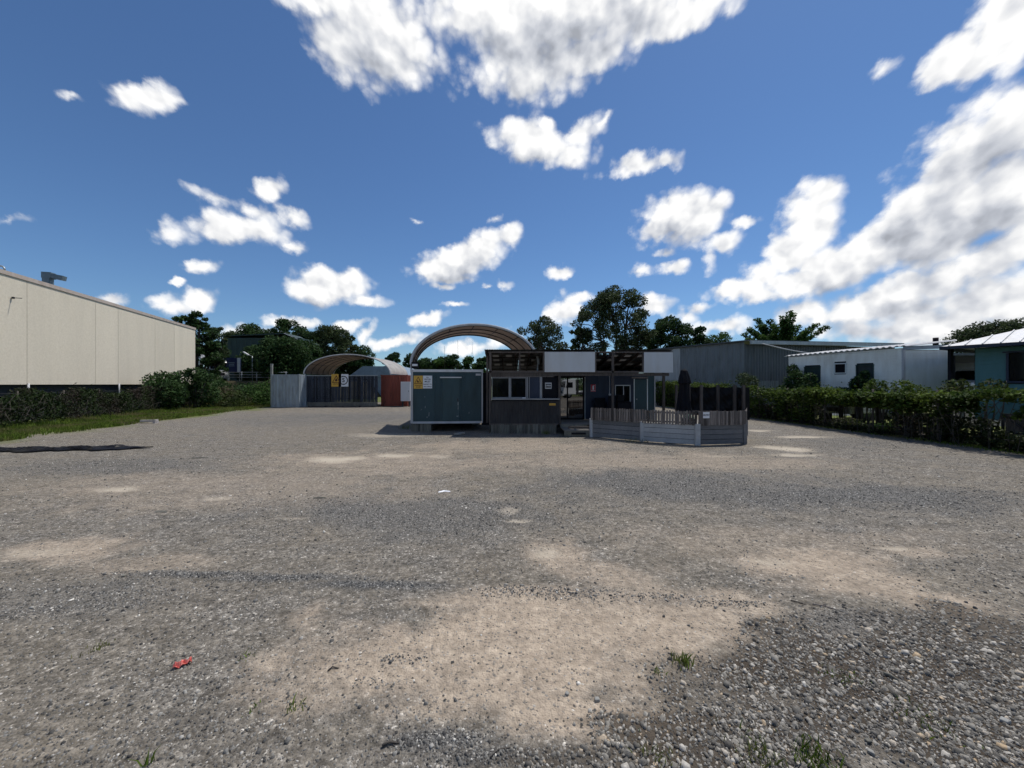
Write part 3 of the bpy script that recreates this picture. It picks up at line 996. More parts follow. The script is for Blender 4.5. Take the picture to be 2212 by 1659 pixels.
def container(name, label, x0, y0, mat, rail_mat, w=2.44, d=6.06, h=2.9, z=0.0, rz=0.0, group=None):
    t = thing(name, label, 'container', (x0, y0, z), rz, group)
    def wallp(a, b, out):
        mb = MB(); slat_strip(mb, a, b, .16, h - .12, .278, .036, out); return mb.build('corrugated_wall', mat, t)
    wallp((.10, .03), (w - .10, .03), (0, -1)); wallp((w - .03, .10), (w - .03, d - .10), (1, 0))
    wallp((w - .10, d - .03), (.10, d - .03), (0, 1)); wallp((.03, d - .10), (.03, .10), (-1, 0))
    for x, y in ((.055, .055), (w - .055, .055), (.055, d - .055), (w - .055, d - .055)):
        MB().box((x, y, h / 2), (.11, .11, h)).build('corner_post', rail_mat, t)
        for zz in (.06, h - .06):
            MB().box((x + (.003 if x < 1 else -.003), y + (-.004 if y < 1 else .004), zz), (.165, .175, .118)).build('corner_casting', rail_mat, t)
    for zz, hh in ((.09, .14), (h - .07, .10)):
        for a in (.06, d - .06):
            MB().box((w / 2, a, zz), (w - .23, .085, hh)).build('rail', rail_mat, t)
        for a in (.06, w - .06):
            MB().box((a, d / 2, zz), (.085, d - .24, hh)).build('rail', rail_mat, t)
    MB().box((w / 2, d / 2, h - .05), (w - .14, d - .14, .04)).build('roof', mat, t)
    MB().box((w / 2, d / 2, .12), (w - .14, d - .14, .04)).build('floor', rail_mat, t)
    return t


def arch_shelter(name, label, xl, xr, y0, y1, z_spring, rise, hoops, purlins, lean=0.0, leg=0.5, z_leg=None, rim=.095):
    """half-round fabric shelter: hoops, purlins, taut cover with a pale hem; lean shifts x with depth"""
    t = thing(name, label, 'shelter', ((xl + xr) / 2, y0, z_spring))
    w = (xr - xl) / 2
    def pt(u, s, off=0.0):      # u 0..1 along the arch, s 0..1 in depth, local coordinates
        a = math.pi * (1 - u)
        return Vector(((w + off) * math.cos(a) + lean * s * (y1 - y0), s * (y1 - y0), (rise + off) * math.sin(a)))
    nu, ns = 40, hoops * 3
    def sheet(off, flip, s0=0.0, s1=1.0, nn=None):
        nn = nn or ns
        vs, fs = [], []
        for j in range(nn + 1):
            s = s0 + (s1 - s0) * j / nn
            sag = -.03 * abs(math.sin(math.pi * s * (hoops - 1)))
            for i in range(nu + 1):
                vs.append(pt(i / nu, s, off + sag))
        for j in range(nn):
            for i in range(nu):
                q = (j * (nu + 1) + i, j * (nu + 1) + i + 1, (j + 1) * (nu + 1) + i + 1, (j + 1) * (nu + 1) + i)
                fs.append(q[::-1] if flip else q)
        return vs, fs
    mb = MB(); mb.raw(*sheet(0.045, False), True); mb.build('cover', M_['fabric'], t)
    mb = MB(); mb.raw(*sheet(0.025, True), True); mb.build('lining', M_['fabric_in'], t)
    for s in (0.0, 1.0):
        mb = MB(); vs, fs = [], []
        for i in range(nu + 1):
            o, n_ = pt(i / nu, s, .06), pt(i / nu, s, .06 - rim)
            dy = Vector((0, .05 if s == 0 else -.05, 0))
            vs += [o - dy, n_ - dy, n_ + dy, o + dy]
        for i in range(nu):
            for k in range(4):
                fs.append((i * 4 + k, i * 4 + (k + 1) % 4, (i + 1) * 4 + (k + 1) % 4, (i + 1) * 4 + k))
        mb.raw(vs, fs, True).build('hem', M_['white_trim'], t)
    for j in range(hoops):
        s = .02 + .96 * j / (hoops - 1)
        pts = [pt(i / 28, s, -.03) for i in range(29)]
        MB().tube(pts, .024, 6).build('hoop', M_['steel_dark'], t)
    for j in range(purlins):
        u = (j + 1) / (purlins + 1)
        MB().tube([pt(u, .0, -.015), pt(u, 1.0, -.015)], .018, 6).build('purlin', M_['steel_dark'], t)
    if leg > 0:
        for u in (0, 1):
            for s in (.03, .97):
                p = pt(u, s)
                MB().bar(p + Vector((0, 0, -leg)), p, .07).build('leg', M_['white_trim'], t)
    return t


def triangle_frame(mb, cx, cz, w, h, th, y):
    """hollow warning triangle in the x-z plane facing -y"""
    o = [(cx - w / 2, cz - h / 2), (cx + w / 2, cz - h / 2), (cx, cz + h / 2)]
    ci = (cx, cz - h / 6)
    i_ = [(ci[0] + (x - ci[0]) * (1 - th), ci[1] + (z - ci[1]) * (1 - th)) for x, z in o]
    for k in range(3):
        a, b, c, d = o[k], o[(k + 1) % 3], i_[(k + 1) % 3], i_[k]
        mb.quad((a[0], y, a[1]), (b[0], y, b[1]), (c[0], y, c[1]), (d[0], y, d[1]))
    return mb

# ================================================================== left: warehouse, fence, containers
LS = -0.34                                       # the left boundary drifts left by this much per metre


def warehouse():
    def wx(Y):
        return -19.5 + LS * Y
    t = thing('warehouse', 'large windowless beige precast concrete warehouse behind the overgrown fence', 'warehouse', (wx(28), 28, 0))
    O = Vector((wx(28), 28, 0))
    joints = [4.0, 9.5, 15.2, 21.2, 26.3, 28.55, 33.2, 36.3, 40.4]
    zt, zb = 7.72, 2.02
    tdir = Vector((LS, 1, 0)).normalized(); nrm = Vector((1, -LS, 0)).normalized()
    for i in range(len(joints) - 1):
        a = Vector((wx(joints[i]), joints[i], 0)) - O; b = Vector((wx(joints[i + 1]), joints[i + 1], 0)) - O
        a += tdir * .012; b -= tdir * .012
        q = MB(); q.prism([a, b, b - nrm * .18, a - nrm * .18], (0, 0, zb), (0, 0, zt)); q.build('wall_panel', M_['beige'], t)
        if i in (2, 4):
            s = MB(); p = b + tdir * .02 + nrm * .05
            s.tube([p + Vector((0, 0, .9)), p + Vector((0, 0, zb + .06))], .05, 8); s.build('downpipe', M_['white_trim'], t)
    a = Vector((wx(4), 4, 0)) - O; b = Vector((wx(40.4), 40.4, 0)) - O
    back = -nrm * 16
    # sealant in the joints is the inner leaf showing between the panels
    MB().prism([a - nrm * .04, b - nrm * .04, b - nrm * .17, a - nrm * .17], (0, 0, zb + .01), (0, 0, zt - .01)).build('joint_sealant', M_['sealant'], t)
    MB().prism([a - nrm * .30, b - nrm * .30, b + back, a + back], (0, 0, 0), (0, 0, zb + .3)).build('base_wall', M_['dark_block'], t)
    MB().prism([a - nrm * .19, b - nrm * .19, b + back, a + back], (0, 0, zb + .32), (0, 0, zt - .25)).build('inner_wall', M_['beige'], t)
    MB().prism([a - nrm * .02, b - nrm * .02, b + back, a + back], (0, 0, zt - .22), (0, 0, zt - .14)).build('roof', M_['galv'], t)
    MB().prism([a + nrm * .05, b + nrm * .05 + tdir * .05, b - nrm * .24 + tdir * .05, a - nrm * .24], (0, 0, zt + .003), (0, 0, zt + .22)).build('parapet_cap', M_['cap'], t)
    # little bracket lamp on the wall
    s = MB(); p = Vector((wx(20.3), 20.3, 6.6)) - O + nrm * .02
    s.box(p + nrm * .05, (.08, .08, .10)); s.bar(p + nrm * .06, p + nrm * .4 + Vector((0, 0, .0)), .03); s.build('bracket', M_['steel_dark'], t)
    # square exhaust duct with an elbow
    d = MB(); p = Vector(P(103.5, 590, 24.2)); p.z = 0; p = p - O
    d.box(p + Vector((0, 0, 7.85)), (.36, .36, 2.1), 0.32); d.build('exhaust_duct', M_['zinc_dark'], t)
    e = MB(); top = p + Vector((0, 0, 8.86)); ex = Vector((1, .3, 0)).normalized()
    e.box(top + ex * .03, (.46, .40, .38), 0.29); e.bar(top + ex * .25 + Vector((0, 0, -.02)), top + ex * .80 + Vector((0, 0, -.12)), .36, .28)
    e.build('duct_elbow', M_['zinc_dark'], t)
    # goose-neck vent pipe
    g = MB(); p = Vector(P(2, 585, 22.0)) - O
    pts = [p + Vector((-.25, 0, -1.0)), p + Vector((-.25, 0, .05))]
    for k in range(1, 9):
        a_ = math.pi * k / 8; pts.append(p + Vector((-.02 - .23 * math.cos(a_), 0, .05 + .23 * math.sin(a_))))
    g.tube(pts, .045, 8).build('vent_pipe', M_['galv'], t)
    return t


warehouse()


def left_fence():
    t = thing('overgrown_fence', 'low wire fence smothered in dry brown vines below the beige warehouse', 'fence', (-16.9 + LS * 20, 20, 0))
    O = Vector(t.location)
    def fx(Y):
        return -16.9 + LS * Y
    for k, Y in enumerate(np.arange(7.5, 37, 2.6)):
        MB().tube([Vector((fx(Y), Y, -.05)) - O, Vector((fx(Y), Y, 1.72)) - O], .03, 8).build('post', M_['bark'], t)
    for z in (.12, .9, 1.62):
        MB().tube([Vector((fx(7.5), 7.5, z)) - O, Vector((fx(36.3), 36.3, z)) - O], .008, 5).build('wire', M_['steel_dark'], t)
    g = np.random.default_rng(4)
    n = 42000
    Y = g.uniform(7.5, 36.5, n)
    top = 1.72 + .50 * (fbm(Y * .7, Y * 0 + 2, 3, 8) - .5) * 2
    top = top + .22 * (fbm(Y * 3.1, Y * 0 + 7, 2, 12) - .5) + np.where(g.uniform(0, 1, n) < .04, g.uniform(0, .35, n), 0)
    z = top * g.uniform(0, 1, n) ** .8
    off = g.normal(0, .20, n) + .12 * (1.2 - z)
    pts = np.stack([fx(Y) + off - O.x, Y - O.y, z], 1)
    leaf_cloud('vines', pts, .125, M_['leaf_dead'], t, .45, 0.0, 4, kind='stuff')
    # tangled dead stems
    s = MB()
    for k in range(420):
        y = random.uniform(8, 36); x = fx(y) + random.gauss(.15, .12)
        p0 = Vector((x, y, random.uniform(0, .9))) - O
        p1 = p0 + Vector((random.gauss(0, .12), random.gauss(0, .28), random.uniform(.3, .9)))
        p2 = p1 + Vector((random.gauss(0, .15), random.gauss(0, .3), random.uniform(-.5, .2)))
        s.tube([p0, p1, p2], .009, 4, False)
    o = s.build('stems', M_['bark'], t); o['kind'] = 'stuff'
    return t


left_fence()


def bush(name, label, blobs, n, size, mat, seed, group=None, cat='shrub', stems=10, bark='bark', twig=True):
    cx = sum(b[0] for b in blobs) / len(blobs); cy = sum(b[1] for b in blobs) / len(blobs)
    z0 = 0.0
    t = thing(name, label, cat, (cx, cy, z0), 0, group)
    loc = [(b[0] - cx, b[1] - cy, b[2] - z0, b[3], b[4], b[5]) for b in blobs]
    leaf_cloud('foliage', blob_points(loc, n, seed, .45), size, mat, t, .5, .3, seed)
    rnd = random.Random(seed); s = MB()
    for k in range(stems):
        b = rnd.choice(loc)
        e = Vector((b[0] + rnd.uniform(-.7, .7) * b[3], b[1] + rnd.uniform(-.7, .7) * b[4], b[2] + rnd.uniform(.2, .9) * b[5]))
        a = Vector((b[0] * .7 + rnd.uniform(-.2, .2), b[1] * .7 + rnd.uniform(-.2, .2), -.03))
        m = a.lerp(e, .5) + Vector((rnd.uniform(-.15, .15), rnd.uniform(-.15, .15), .1))
        s.tube([a, m, e], [.035, .022, .008], 5)
    s.build('stem', M_[bark], t)
    return t


# big dark shrub that breaks the fence line, and its neighbours
bush('wild_shrub', 'large dark shrub with reaching twigs at the far end of the vine fence',
     [(-26.6, 29.5, 1.3, 1.5, 1.3, 1.2), (-27.6, 30.5, 2.0, 1.5, 1.2, 1.1), (-26.9, 31.5, 2.3, 1.2, 1.0, .9), (-28.2, 31.5, 1.2, 1.5, 1.4, 1.2), (-26.2, 31.8, 3.0, .8, .7, .45), (-25.4, 31.8, 2.6, .7, .6, .4), (-26.0, 32.5, 1.2, 1.3, 1.0, 1.2)],
     8200, .24, M_['leaf_dark'], 3, stems=26)
bush('weedy_shrub', 'mid green weedy bush growing out of the bank near the container',
     [(-22.6, 36.0, .8, 1.5, 1.2, .9), (-24.3, 37.0, 1.2, 1.6, 1.2, 1.1), (-21.9, 38.0, 1.5, 1.1, 1.2, 1.2), (-23.2, 38.4, 1.9, 1.2, 1.2, 1.0)], 4200, .20, M_['leaf_green'], 5, stems=14)
bush('bramble_bush', 'low tangled green bramble beside the overgrown fence end',
     [(-25.0, 34.5, .7, 1.5, 1.1, .8), (-26.6, 35.5, .9, 1.4, 1.2, 1.0), (-24.0, 33.2, .4, 1.1, .8, .5)], 3200, .18, M_['leaf_under'], 6, stems=12)
bush('dark_thicket', 'very dark dense thicket between the warehouse and the grey container',
     [(-29.5, 38.5, 1.2, 1.8, 1.5, 1.3), (-27.5, 39.5, 1.0, 1.8, 1.5, 1.1), (-25.5, 40.5, 1.0, 1.8, 1.5, 1.1), (-31.5, 40, 1.6, 1.6, 1.5, 1.6)], 5200, .26, M_['leaf_dark'], 8, stems=18)

# ------------------------------------------------------------------ bank with rail, lamp, truck and hoarding
bank = MB()
bank.raw([(-50, 42.5, 0), (-22.5, 43.0, 0), (-21.0, 62, 0), (-50, 62, 0), (-49, 44.6, 2.45), (-23.6, 45.2, 2.4), (-22.5, 61, 2.4), (-49, 61, 2.45)],
         [(0, 1, 5, 4), (1, 2, 6, 5), (2, 3, 7, 6), (3, 0, 4, 7), (4, 5, 6, 7)])
tag(bank.build('earth_bank', leaf_mat('bank_soil', (.05, .05, .03), (.10, .085, .05), trans=0.0)), 'weedy earth bank behind the yard', 'bank', kind='structure')


def rail_fence():
    t = thing('pipe_rail_fence', 'grey pipe rail fence on top of the weedy bank', 'fence', (-29, 46, 2.4))
    xs = [-34.0, -32.3, -30.5, -28.7, -27.0]
    for x in xs:
        MB().tube([(x + 29, 0, -.05), (x + 29, 0, 1.1)], .05, 8).build('post', M_['galv'], t)
    for z in (.45, .75, 1.05):
        MB().tube([(-5.2, 0, z), (2.2, 0, z)], .035, 8).build('rail', M_['galv'], t)
    return t


rail_fence()


def lamp_post():
    x, y, _ = P(545, 800, 46.6)
    t = thing('lamp_post', 'slim grey pole with a tilted floodlight beside the blue hoarding', 'lamp', (x, y, 2.4))
    MB().tube([(0, 0, -.05), (0, 0, 3.0)], [.06, .045], 8).build('pole', M_['galv'], t)
    MB().bar((0, 0, 3.0), (-.5, 0, 3.18), .05).build('arm', M_['galv'], t)
    MB().bar((-.42, 0, 3.14), (-1.05, 0, 3.52), .28, .12).build('lamp_head', M_['white_metal'], t)
    return t


lamp_post()


def hoarding():
    t = thing('sign_hoarding', 'dark blue hoarding with a white end strip behind the shrubs', 'sign', (P(505, 800, 49)[0], 49, 2.4))
    MB().box((0, 0, 2.05), (1.75, .08, 1.85)).build('board', M_['blue_sign'], t)
    MB().box((.66, -.045, 2.05), (.40, .012, 1.85)).build('white_strip', M_['sign_white'], t)
    q = MB()
    for z, w in ((2.35, .8), (2.15, .65), (1.95, .75)):
        q.box((-.25, -.046, z), (w, .012, .09))
    q.build('lettering_lines', M_['roof_blue'], t)
    for x in (-.7, .7):
        MB().box((x, .07, .95), (.08, .06, 2.0)).build('post', M_['galv'], t)
    return t


hoarding()


def box_truck(name, label, loc, rz, with_box=True, boxmat=None, group=None, tall=1.0):
    """cab-over truck, front towards -x in its own frame"""
    t = thing(name, label, 'truck', loc, rz, group)
    prof = [(-1.05, .55), (-1.10, 1.15), (-.98, 1.55), (-.72, 2.45), (-.45, 2.72), (.75, 2.76), (.80, .55)]
    MB().prism([(x, -1.1, z) for x, z in prof], (0, 0, 0), (0, 2.2, 0)).build('cab', M_['van_white'], t, .05)
    MB().prism([(-.99, -.98, 1.60), (-.75, -.98, 2.40), (-.75, .98, 2.40), (-.99, .98, 1.60)], (-.018, 0, .004), (-.03, 0, .008)).build('windscreen', M_['glass_dark'], t)
    for s in (-1, 1):
        d = MB().box((-.12, s * 1.103, 1.38), (1.05, .02, 1.45)).build('door', M_['van_white'], t)
        MB().prism([(-.72, 0, 1.52), (.30, 0, 1.52), (.30, 0, 2.30), (-.50, 0, 2.30)], (0, s * 1.118, 0), (0, s * 1.128, 0)).build('side_window', M_['glass_dark'], t)
        MB().bar((-.95, s * 1.25, 1.55), (-.95, s * 1.25, 2.1), .10, .20).build('mirror', M_['rubber'], t)
        MB().box((-1.12, s * .80, .92), (.05, .36, .20)).build('headlight', M_['sign_white'], t)
    MB().box((-1.13, 0, .92), (.04, 1.1, .34)).build('grille', M_['steel_dark'], t)
    MB().box((-1.08, 0, .52), (.24, 2.2, .30)).build('bumper', M_['white_metal'], t)
    MB().prism([(-.95, -1.0, 2.55), (-1.25, -1.0, 2.62), (-1.25, -1.0, 2.66), (-.75, -1.0, 2.64)], (0, 0, 0), (0, 2.0, 0)).build('sun_visor', M_['van_white'], t)
    MB().box((3.2, 0, .72), (6.4, .85, .22)).build('chassis', M_['steel_dark'], t)
    if with_box:
        MB().box((3.55, 0, 2.15), (5.2, 2.35, 2.5)).build('cargo_box', boxmat or M_['van_white'], t, .03)
    else:
        MB().tube([(1.3, -.95, .75), (2.5, -.95, .75)], .32, 14).build('fuel_tank', M_['galv'], t)
        MB().box((1.15, .7, 1.7), (.25, .3, 2.0)).build('exhaust_stack', M_['steel_dark'], t)
    for x in (-.25, 3.6, 4.75):
        for s in (-1, 1):
            w = MB().tube([(x, s * .98, .5), (x, s * 1.20 - s * .42, .5)], .5, 18).build('wheel', M_['rubber'], t)
            MB().tube([(x, s * .985, .5), (x, s * .95, .5)], .27, 12).build('rim', M_['galv'], w)
    return t


box_truck('parked_truck', 'white truck half hidden by dark shrubs beside the blue hoarding', (P(474, 800, 50)[0] - .6, 50.0, 2.4), R(155))

# ------------------------------------------------------------------ dark green shed among trees
def green_shed():
    x0, x1, y0, y1 = -43.5, -31.8, 58.0, 61.5
    t = thing('green_shed', 'dark green metal shed with a low gable behind the trees', 'shed', (x0, y0, 2.4))
    w, d = x1 - x0, y1 - y0
    for nm, a, b, out in (('front_wall', (0, 0), (w, 0), (0, -1)), ('side_wall', (w, 0), (w, d), (1, 0)), ('back_wall', (w, d), (0, d), (0, 1)), ('side_wall', (0, d), (0, 0), (-1, 0))):
        q = MB(); slat_strip(q, a, b, -.1, 6.6, .8, .04, out); q.build(nm, M_['shed_green'], t)
    q = MB()
    q.prism([(-.3, -.3, 6.75), (w * .80, -.3, 7.15), (w + .9, -.3, 5.75), (w + .9, -.3, 5.9), (w * .80, -.3, 7.30), (-.3, -.3, 6.9)], (0, 0, 0), (0, d + .6, 0))
    q.build('roof', M_['shed_green'], t)
    MB().tube([(.1, -.12, 0), (.1, -.12, 6.6)], .07, 8).build('downpipe', M_['white_trim'], t)
    MB().bar((w * .80, -.36, 7.24), (w + .9, -.36, 5.84), .03, .16, (0, 1, 0)).build('barge_board', M_['white_trim'], t)
    MB().tube([(w + .6, -.1, 0), (w + .6, -.1, 5.7)], .06, 8).build('downpipe', M_['white_trim'], t)
    return t


green_shed()

# ------------------------------------------------------------------ containers, board fence, small shelter
container('shipping_container', 'pale grey shipping container at the left end of the board fence', -20.9, 33.4, M_['cont_grey'], M_['cont_grey'])
container('shipping_container', 'rusty red shipping container at the right end of the board fence', -12.05, 35.4, M_['cont_red'], M_['cont_red'])
container('shipping_container', 'dull red container just behind the white meter box', -9.2, 37.4, M_['cont_red'], M_['cont_red'], h=2.85)


def board_fence():
    xa, xb = -18.42, -12.10
    t = thing('board_fence', 'dark vertical board fence between the grey and red containers', 'fence', (xa, 34.6, 0))
    L = xb - xa; n = 46; p = L / n
    me = None
    for i in range(n):
        q = link_mesh('board', me, t) if me else None
        if q is None:
            q = MB().box((0, 0, 1.60), (p * .90, .022, 2.35)).build('board', M_['fence_wood'], t); me = q.data
        q.location = ((i + .5) * p, random.uniform(-.012, .012), random.uniform(-.012, .012))
        q.rotation_euler = (0, random.uniform(-.006, .006), random.uniform(-.05, .05))
    MB().box((L / 2, .02, 2.80), (L, .12, .06)).build('top_cap', M_['galv'], t)
    for z in (.75, 1.6, 2.45):
        MB().box((L / 2, .06, z), (L, .045, .09)).build('rail', M_['post_wood'], t)
    for i in range(3):
        MB().box((L * (i + .5) / 3, .03, .25), (L / 3 - .02, .09, .34)).build('plinth_sleeper', M_['skirt'], t)
    for i in range(5):
        MB().box((.08 + (L - .16) * i / 4, .14, 1.3), (.09, .09, 2.6)).build('post', M_['post_wood'], t)
    return t


board_fence()


def sign_plate(name, label, loc, w, h, mat, rz=0.0):
    t = thing(name, label, 'sign', loc, rz)
    MB().box((0, 0, 0), (w, .012, h)).build('plate', mat, t)
    return t


def sight_x(px, Y):
    return (px - CX) / F_PX * Y


RX = (R(90), 0, 0)
YF = 34.565
s = sign_plate('warning_sign', 'yellow warning triangle sign on the dark board fence', (sight_x(726.5, YF), YF, 2.38), .88, 1.12, M_['sign_yellow'])
q = MB(); triangle_frame(q, 0, .12, .78, .68, .26, -.012); q.build('triangle', M_['ink_brown'], s)
MB().prism([(-.12, 0, -.08), (.12, 0, -.08), (.10, 0, .05), (0, 0, .20), (-.10, 0, .05)], (0, -.014, 0), (0, -.0085, 0)).build('pictogram', M_['ink_brown'], s)
text_mesh('lettering', 'CAUTION', .13, M_['ink_brown'], s, (0, -.010, -.33), RX, bold=.004)
s = sign_plate('speed_sign', 'white sign with a ringed number five on the board fence', (sight_x(742.0, YF), YF, 2.38), .88, 1.12, M_['sign_white'])
q = MB(); ring = []
for k in range(32):
    a, b = 2 * math.pi * k / 32, 2 * math.pi * (k + 1) / 32
    q.quad((.40 * math.cos(a), -.010, .40 * math.sin(a)), (.40 * math.cos(b), -.010, .40 * math.sin(b)), (.32 * math.cos(b), -.010, .32 * math.sin(b)), (.32 * math.cos(a), -.010, .32 * math.sin(a)))
q.build('ring', M_['sign_black'], s)
text_mesh('lettering', '5', .52, M_['sign_black'], s, (0, -.010, 0), RX, bold=.012)

arch_shelter('arched_shelter', 'small arched white fabric shelter spanning the two containers', -18.85, -11.05, 34.9, 40.6, 2.98, 1.74, 6, 5, 0.0, .1)
t = thing('meter_box', 'pale metal box standing beside the red container', 'box', (sight_x(877.0, 34.9), 34.9, 0))
MB().box((0, 0, 1.38), (.85, .4, 1.75)).build('cabinet', M_['white_metal'], t, .015)
MB().box((0, -.205, 1.38), (.72, .012, 1.58)).build('door', M_['sign_board'], t)
MB().box((.28, -.215, 1.4), (.03, .02, .14)).build('handle', M_['steel_dark'], t)
for x in (-.3, .3):
    MB().box((x, 0, .25), (.08, .3, .52)).build('leg', M_['steel_dark'], t)
t = thing('timber_post', 'weathered timber post standing beside the grey container', 'post', (sight_x(587, 35.0), 35.0, 0))
MB().box((0, 0, 1.9), (.16, .16, 3.9)).build('shaft', M_['concrete'], t)
MB().box((0, 0, 3.86), (.19, .19, .04)).build('cap', M_['galv'], t)


# ------------------------------------------------------------------ crumpled black sheet and bits on the left
def black_sheet():
    a, b = Vector((-17.5, 11.62, 0)), Vector((-11.5, 12.3, 0))
    n, m = 90, 9
    vs, fs = [], []
    d = (b - a).normalized(); s = Vector((-d.y, d.x, 0))
    for i in range(n + 1):
        u = i / n
        wv = (.30 + .10 * math.sin(u * 17) + .06 * math.sin(u * 43)) * (1 if u < .84 else max(.10, 1 - (u - .84) * 6.2))
        c = a.lerp(b, u) + s * (.05 * math.sin(u * 9))
        for j in range(m + 1):
            v = j / m * 2 - 1
            z = .010 + .055 * (1 - v * v) * (.6 + .4 * math.sin(u * 31 + v * 3)) + .03 * abs(math.sin(v * 7 + u * 60)) * (1 - abs(v)) + random.uniform(0, .035) * (1 - v * v)
            if u > .84:
                z *= .45
            vs.append(c + s * (v * wv + .03 * math.sin(u * 70 + j)) + Vector((0, 0, z)))
    for i in range(n):
        for j in range(m):
            k = i * (m + 1) + j
            fs.append((k, k + m + 1, k + m + 2, k + 1))
    o = MB().raw(vs, fs, False).build('plastic_sheet', M_['black_plastic'])
    o.location.z = .02
    tag(o, 'long crumpled strip of black plastic sheet lying on the gravel', 'plastic sheet')


black_sheet()
x, y = G(322, 915)
t = thing('timber_offcut', 'pinkish timber offcut lying in the grass margin', 'timber', (x, y, .05), R(8))
MB().box((0, 0, .09), (.75, .14, .10)).build('plank', M_['roof_red'], t)
MB().box((.30, .0, .05), (.12, .22, .20)).build('block', M_['roof_red'], t)

# ================================================================== middle: site cabin, kiosk, deck
CABR = R(4.0)


def site_cabin():
    """blue insulated cabin on timber blocks, end wall towards the yard"""
    w, d, zb, zt = 3.10, 6.0, .36, 2.66
    t = thing('site_cabin', 'blue site cabin with white corner trim and a plain door, raised on blocks', 'cabin', (-4.36, 16.55, 0), CABR)
    h = zt - zb
    MB().box((w / 2, .06, zb + h / 2), (w - .16, .10, h - .14)).build('front_wall', M_['blue_panel'], t)
    for x in (.06, w - .06):
        MB().box((x, d / 2, zb + h / 2), (.10, d - .30, h - .14)).build('side_wall', M_['blue_panel'], t)
    MB().box((w / 2, d - .06, zb + h / 2), (w - .16, .10, h - .14)).build('rear_wall', M_['blue_panel'], t)
    for x, y in ((.05, .05), (w - .03, .05), (.05, d - .05), (w - .05, d - .05)):
        MB().box((x, y, zb + h / 2), (.10 if x < 1 else .06, .13, h)).build('corner_trim', M_['white_trim'], t)
    MB().box((w / 2, d / 2, zt - .035), (w + .02, d + .02, .11)).build('roof', M_['white_metal'], t)
    MB().box((w / 2, .035, zb + .03), (w - .17, .11, .09)).build('bottom_rail', M_['white_trim'], t)
    MB().box((w / 2, d / 2 + .1, zb - .02), (w - .2, d - .3, .08)).build('floor', M_['steel_dark'], t)
    # panel joint lines are thin cover strips
    for x in (1.02, 2.26):
        MB().box((x, .002, zb + h / 2), (.035, .020, h - .18)).build('cover_strip', M_['blue_panel'], t)
    # door with frame, drip bar, handle
    dr = MB().box((1.72, -.012, zb + .10 + .93), (.72, .05, 1.86)).build('door', M_['blue_door'], t, .006)
    MB().box((2.02, -.05, 1.36), (.05, .05, .12)).build('handle', M_['steel_dark'], dr)
    MB().box((2.03, -.045, 1.20), (.025, .02, .14)).build('lock_plate', M_['galv'], dr)
    for x in (1.33, 2.11):
        MB().box((x, -.014, zb + .10 + .95), (.055, .055, 1.92)).build('door_frame', M_['blue_panel'], t)
    MB().box((1.72, -.06, 2.335), (.92, .10, .045)).build('drip_bar', M_['white_metal'], t)
    MB().box((2.90, -.006, 2.46), (.22, .018, .085)).build('label_plate', M_['white_trim'], t)
    # scuffs where paint flaked
    rnd = random.Random(2)
    for x, z, ww, hh in ((.78, .74, .015, .10), (.70, .62, .02, .03), (.60, 1.50, .02, .015), (2.00, .66, .05, .02), (2.03, 1.02, .012, .08), (.62, 1.05, .015, .05), (.45, .95, .01, .03), (2.5, .8, .012, .04)):
        MB().poly([(x - ww, -.0015 if x < 1.2 or x > 2.2 else -.0385, z - hh), (x + ww * .6, -.0015 if x < 1.2 or x > 2.2 else -.0385, z - hh * .7), (x + ww, -.0015 if x < 1.2 or x > 2.2 else -.0385, z + hh * .8), (x - ww * .3, -.0015 if x < 1.2 or x > 2.2 else -.0385, z + hh)]).build('flaked_patch', M_['frame_grey'], t)
    # timber blocking at the left foot, piers behind
    for i in range(9):
        MB().box((.07 + i * .094, .07 + random.uniform(-.01, .01), .165), (.088, .05, .37)).build('skirting_board', M_['skirt'], t)
    for x in (.4, w - .4):
        for y in (2.6, 5.2):
            MB().box((x, y, .14), (.3, .3, .34)).build('pier', M_['concrete'], t)
    MB().box((w / 2, d - .4, .18), (w - .1, .06, .36)).build('rear_skirt', M_['dark_block'], t)
    return t


site_cabin()


def on_cabin(x, z, y=-.004):
    c, s = math.cos(CABR), math.sin(CABR)
    return (-4.36 + x * c - y * s, 16.55 + x * s + y * c, z)


s = sign_plate('warning_sign', 'yellow warning sign with a forklift triangle on the blue cabin', on_cabin(.325, 2.13), .385, .56, M_['sign_yellow'], CABR)
q = MB(); triangle_frame(q, 0, .085, .345, .32, .22, -.0075); q.build('triangle', M_['ink_brown'], s)
fk = MB()
for pts in ([(-.055, .0), (.03, .0), (.03, .035), (-.01, .045), (-.015, .09), (-.045, .09)], [(.04, -.01), (.052, -.01), (.052, .10), (.04, .10)], [(.052, -.01), (.085, -.01), (.085, .0), (.052, .0)]):
    fk.prism([(x, 0, z + .0) for x, z in pts], (0, -.0085, 0), (0, -.0065, 0))
for cx in (-.035, .018):
    fk.prism([(cx + .017 * math.cos(k * .785), 0, -.006 + .017 * math.sin(k * .785)) for k in range(8)], (0, -.0095, 0), (0, -.0066, 0))
fk.build('pictogram', M_['ink_brown'], s)
text_mesh('lettering', 'FORKLIFTS', .062, M_['ink_brown'], s, (0, -.0075, -.145), RX, bold=.0015)
text_mesh('lettering', 'IN USE', .062, M_['ink_brown'], s, (0, -.0075, -.215), RX, bold=.0015)
s = sign_plate('visitor_sign', 'white visitor notice with dark capitals beside the yellow sign on the cabin', on_cabin(.722, 2.135), .385, .55, M_['sign_white'], CABR)
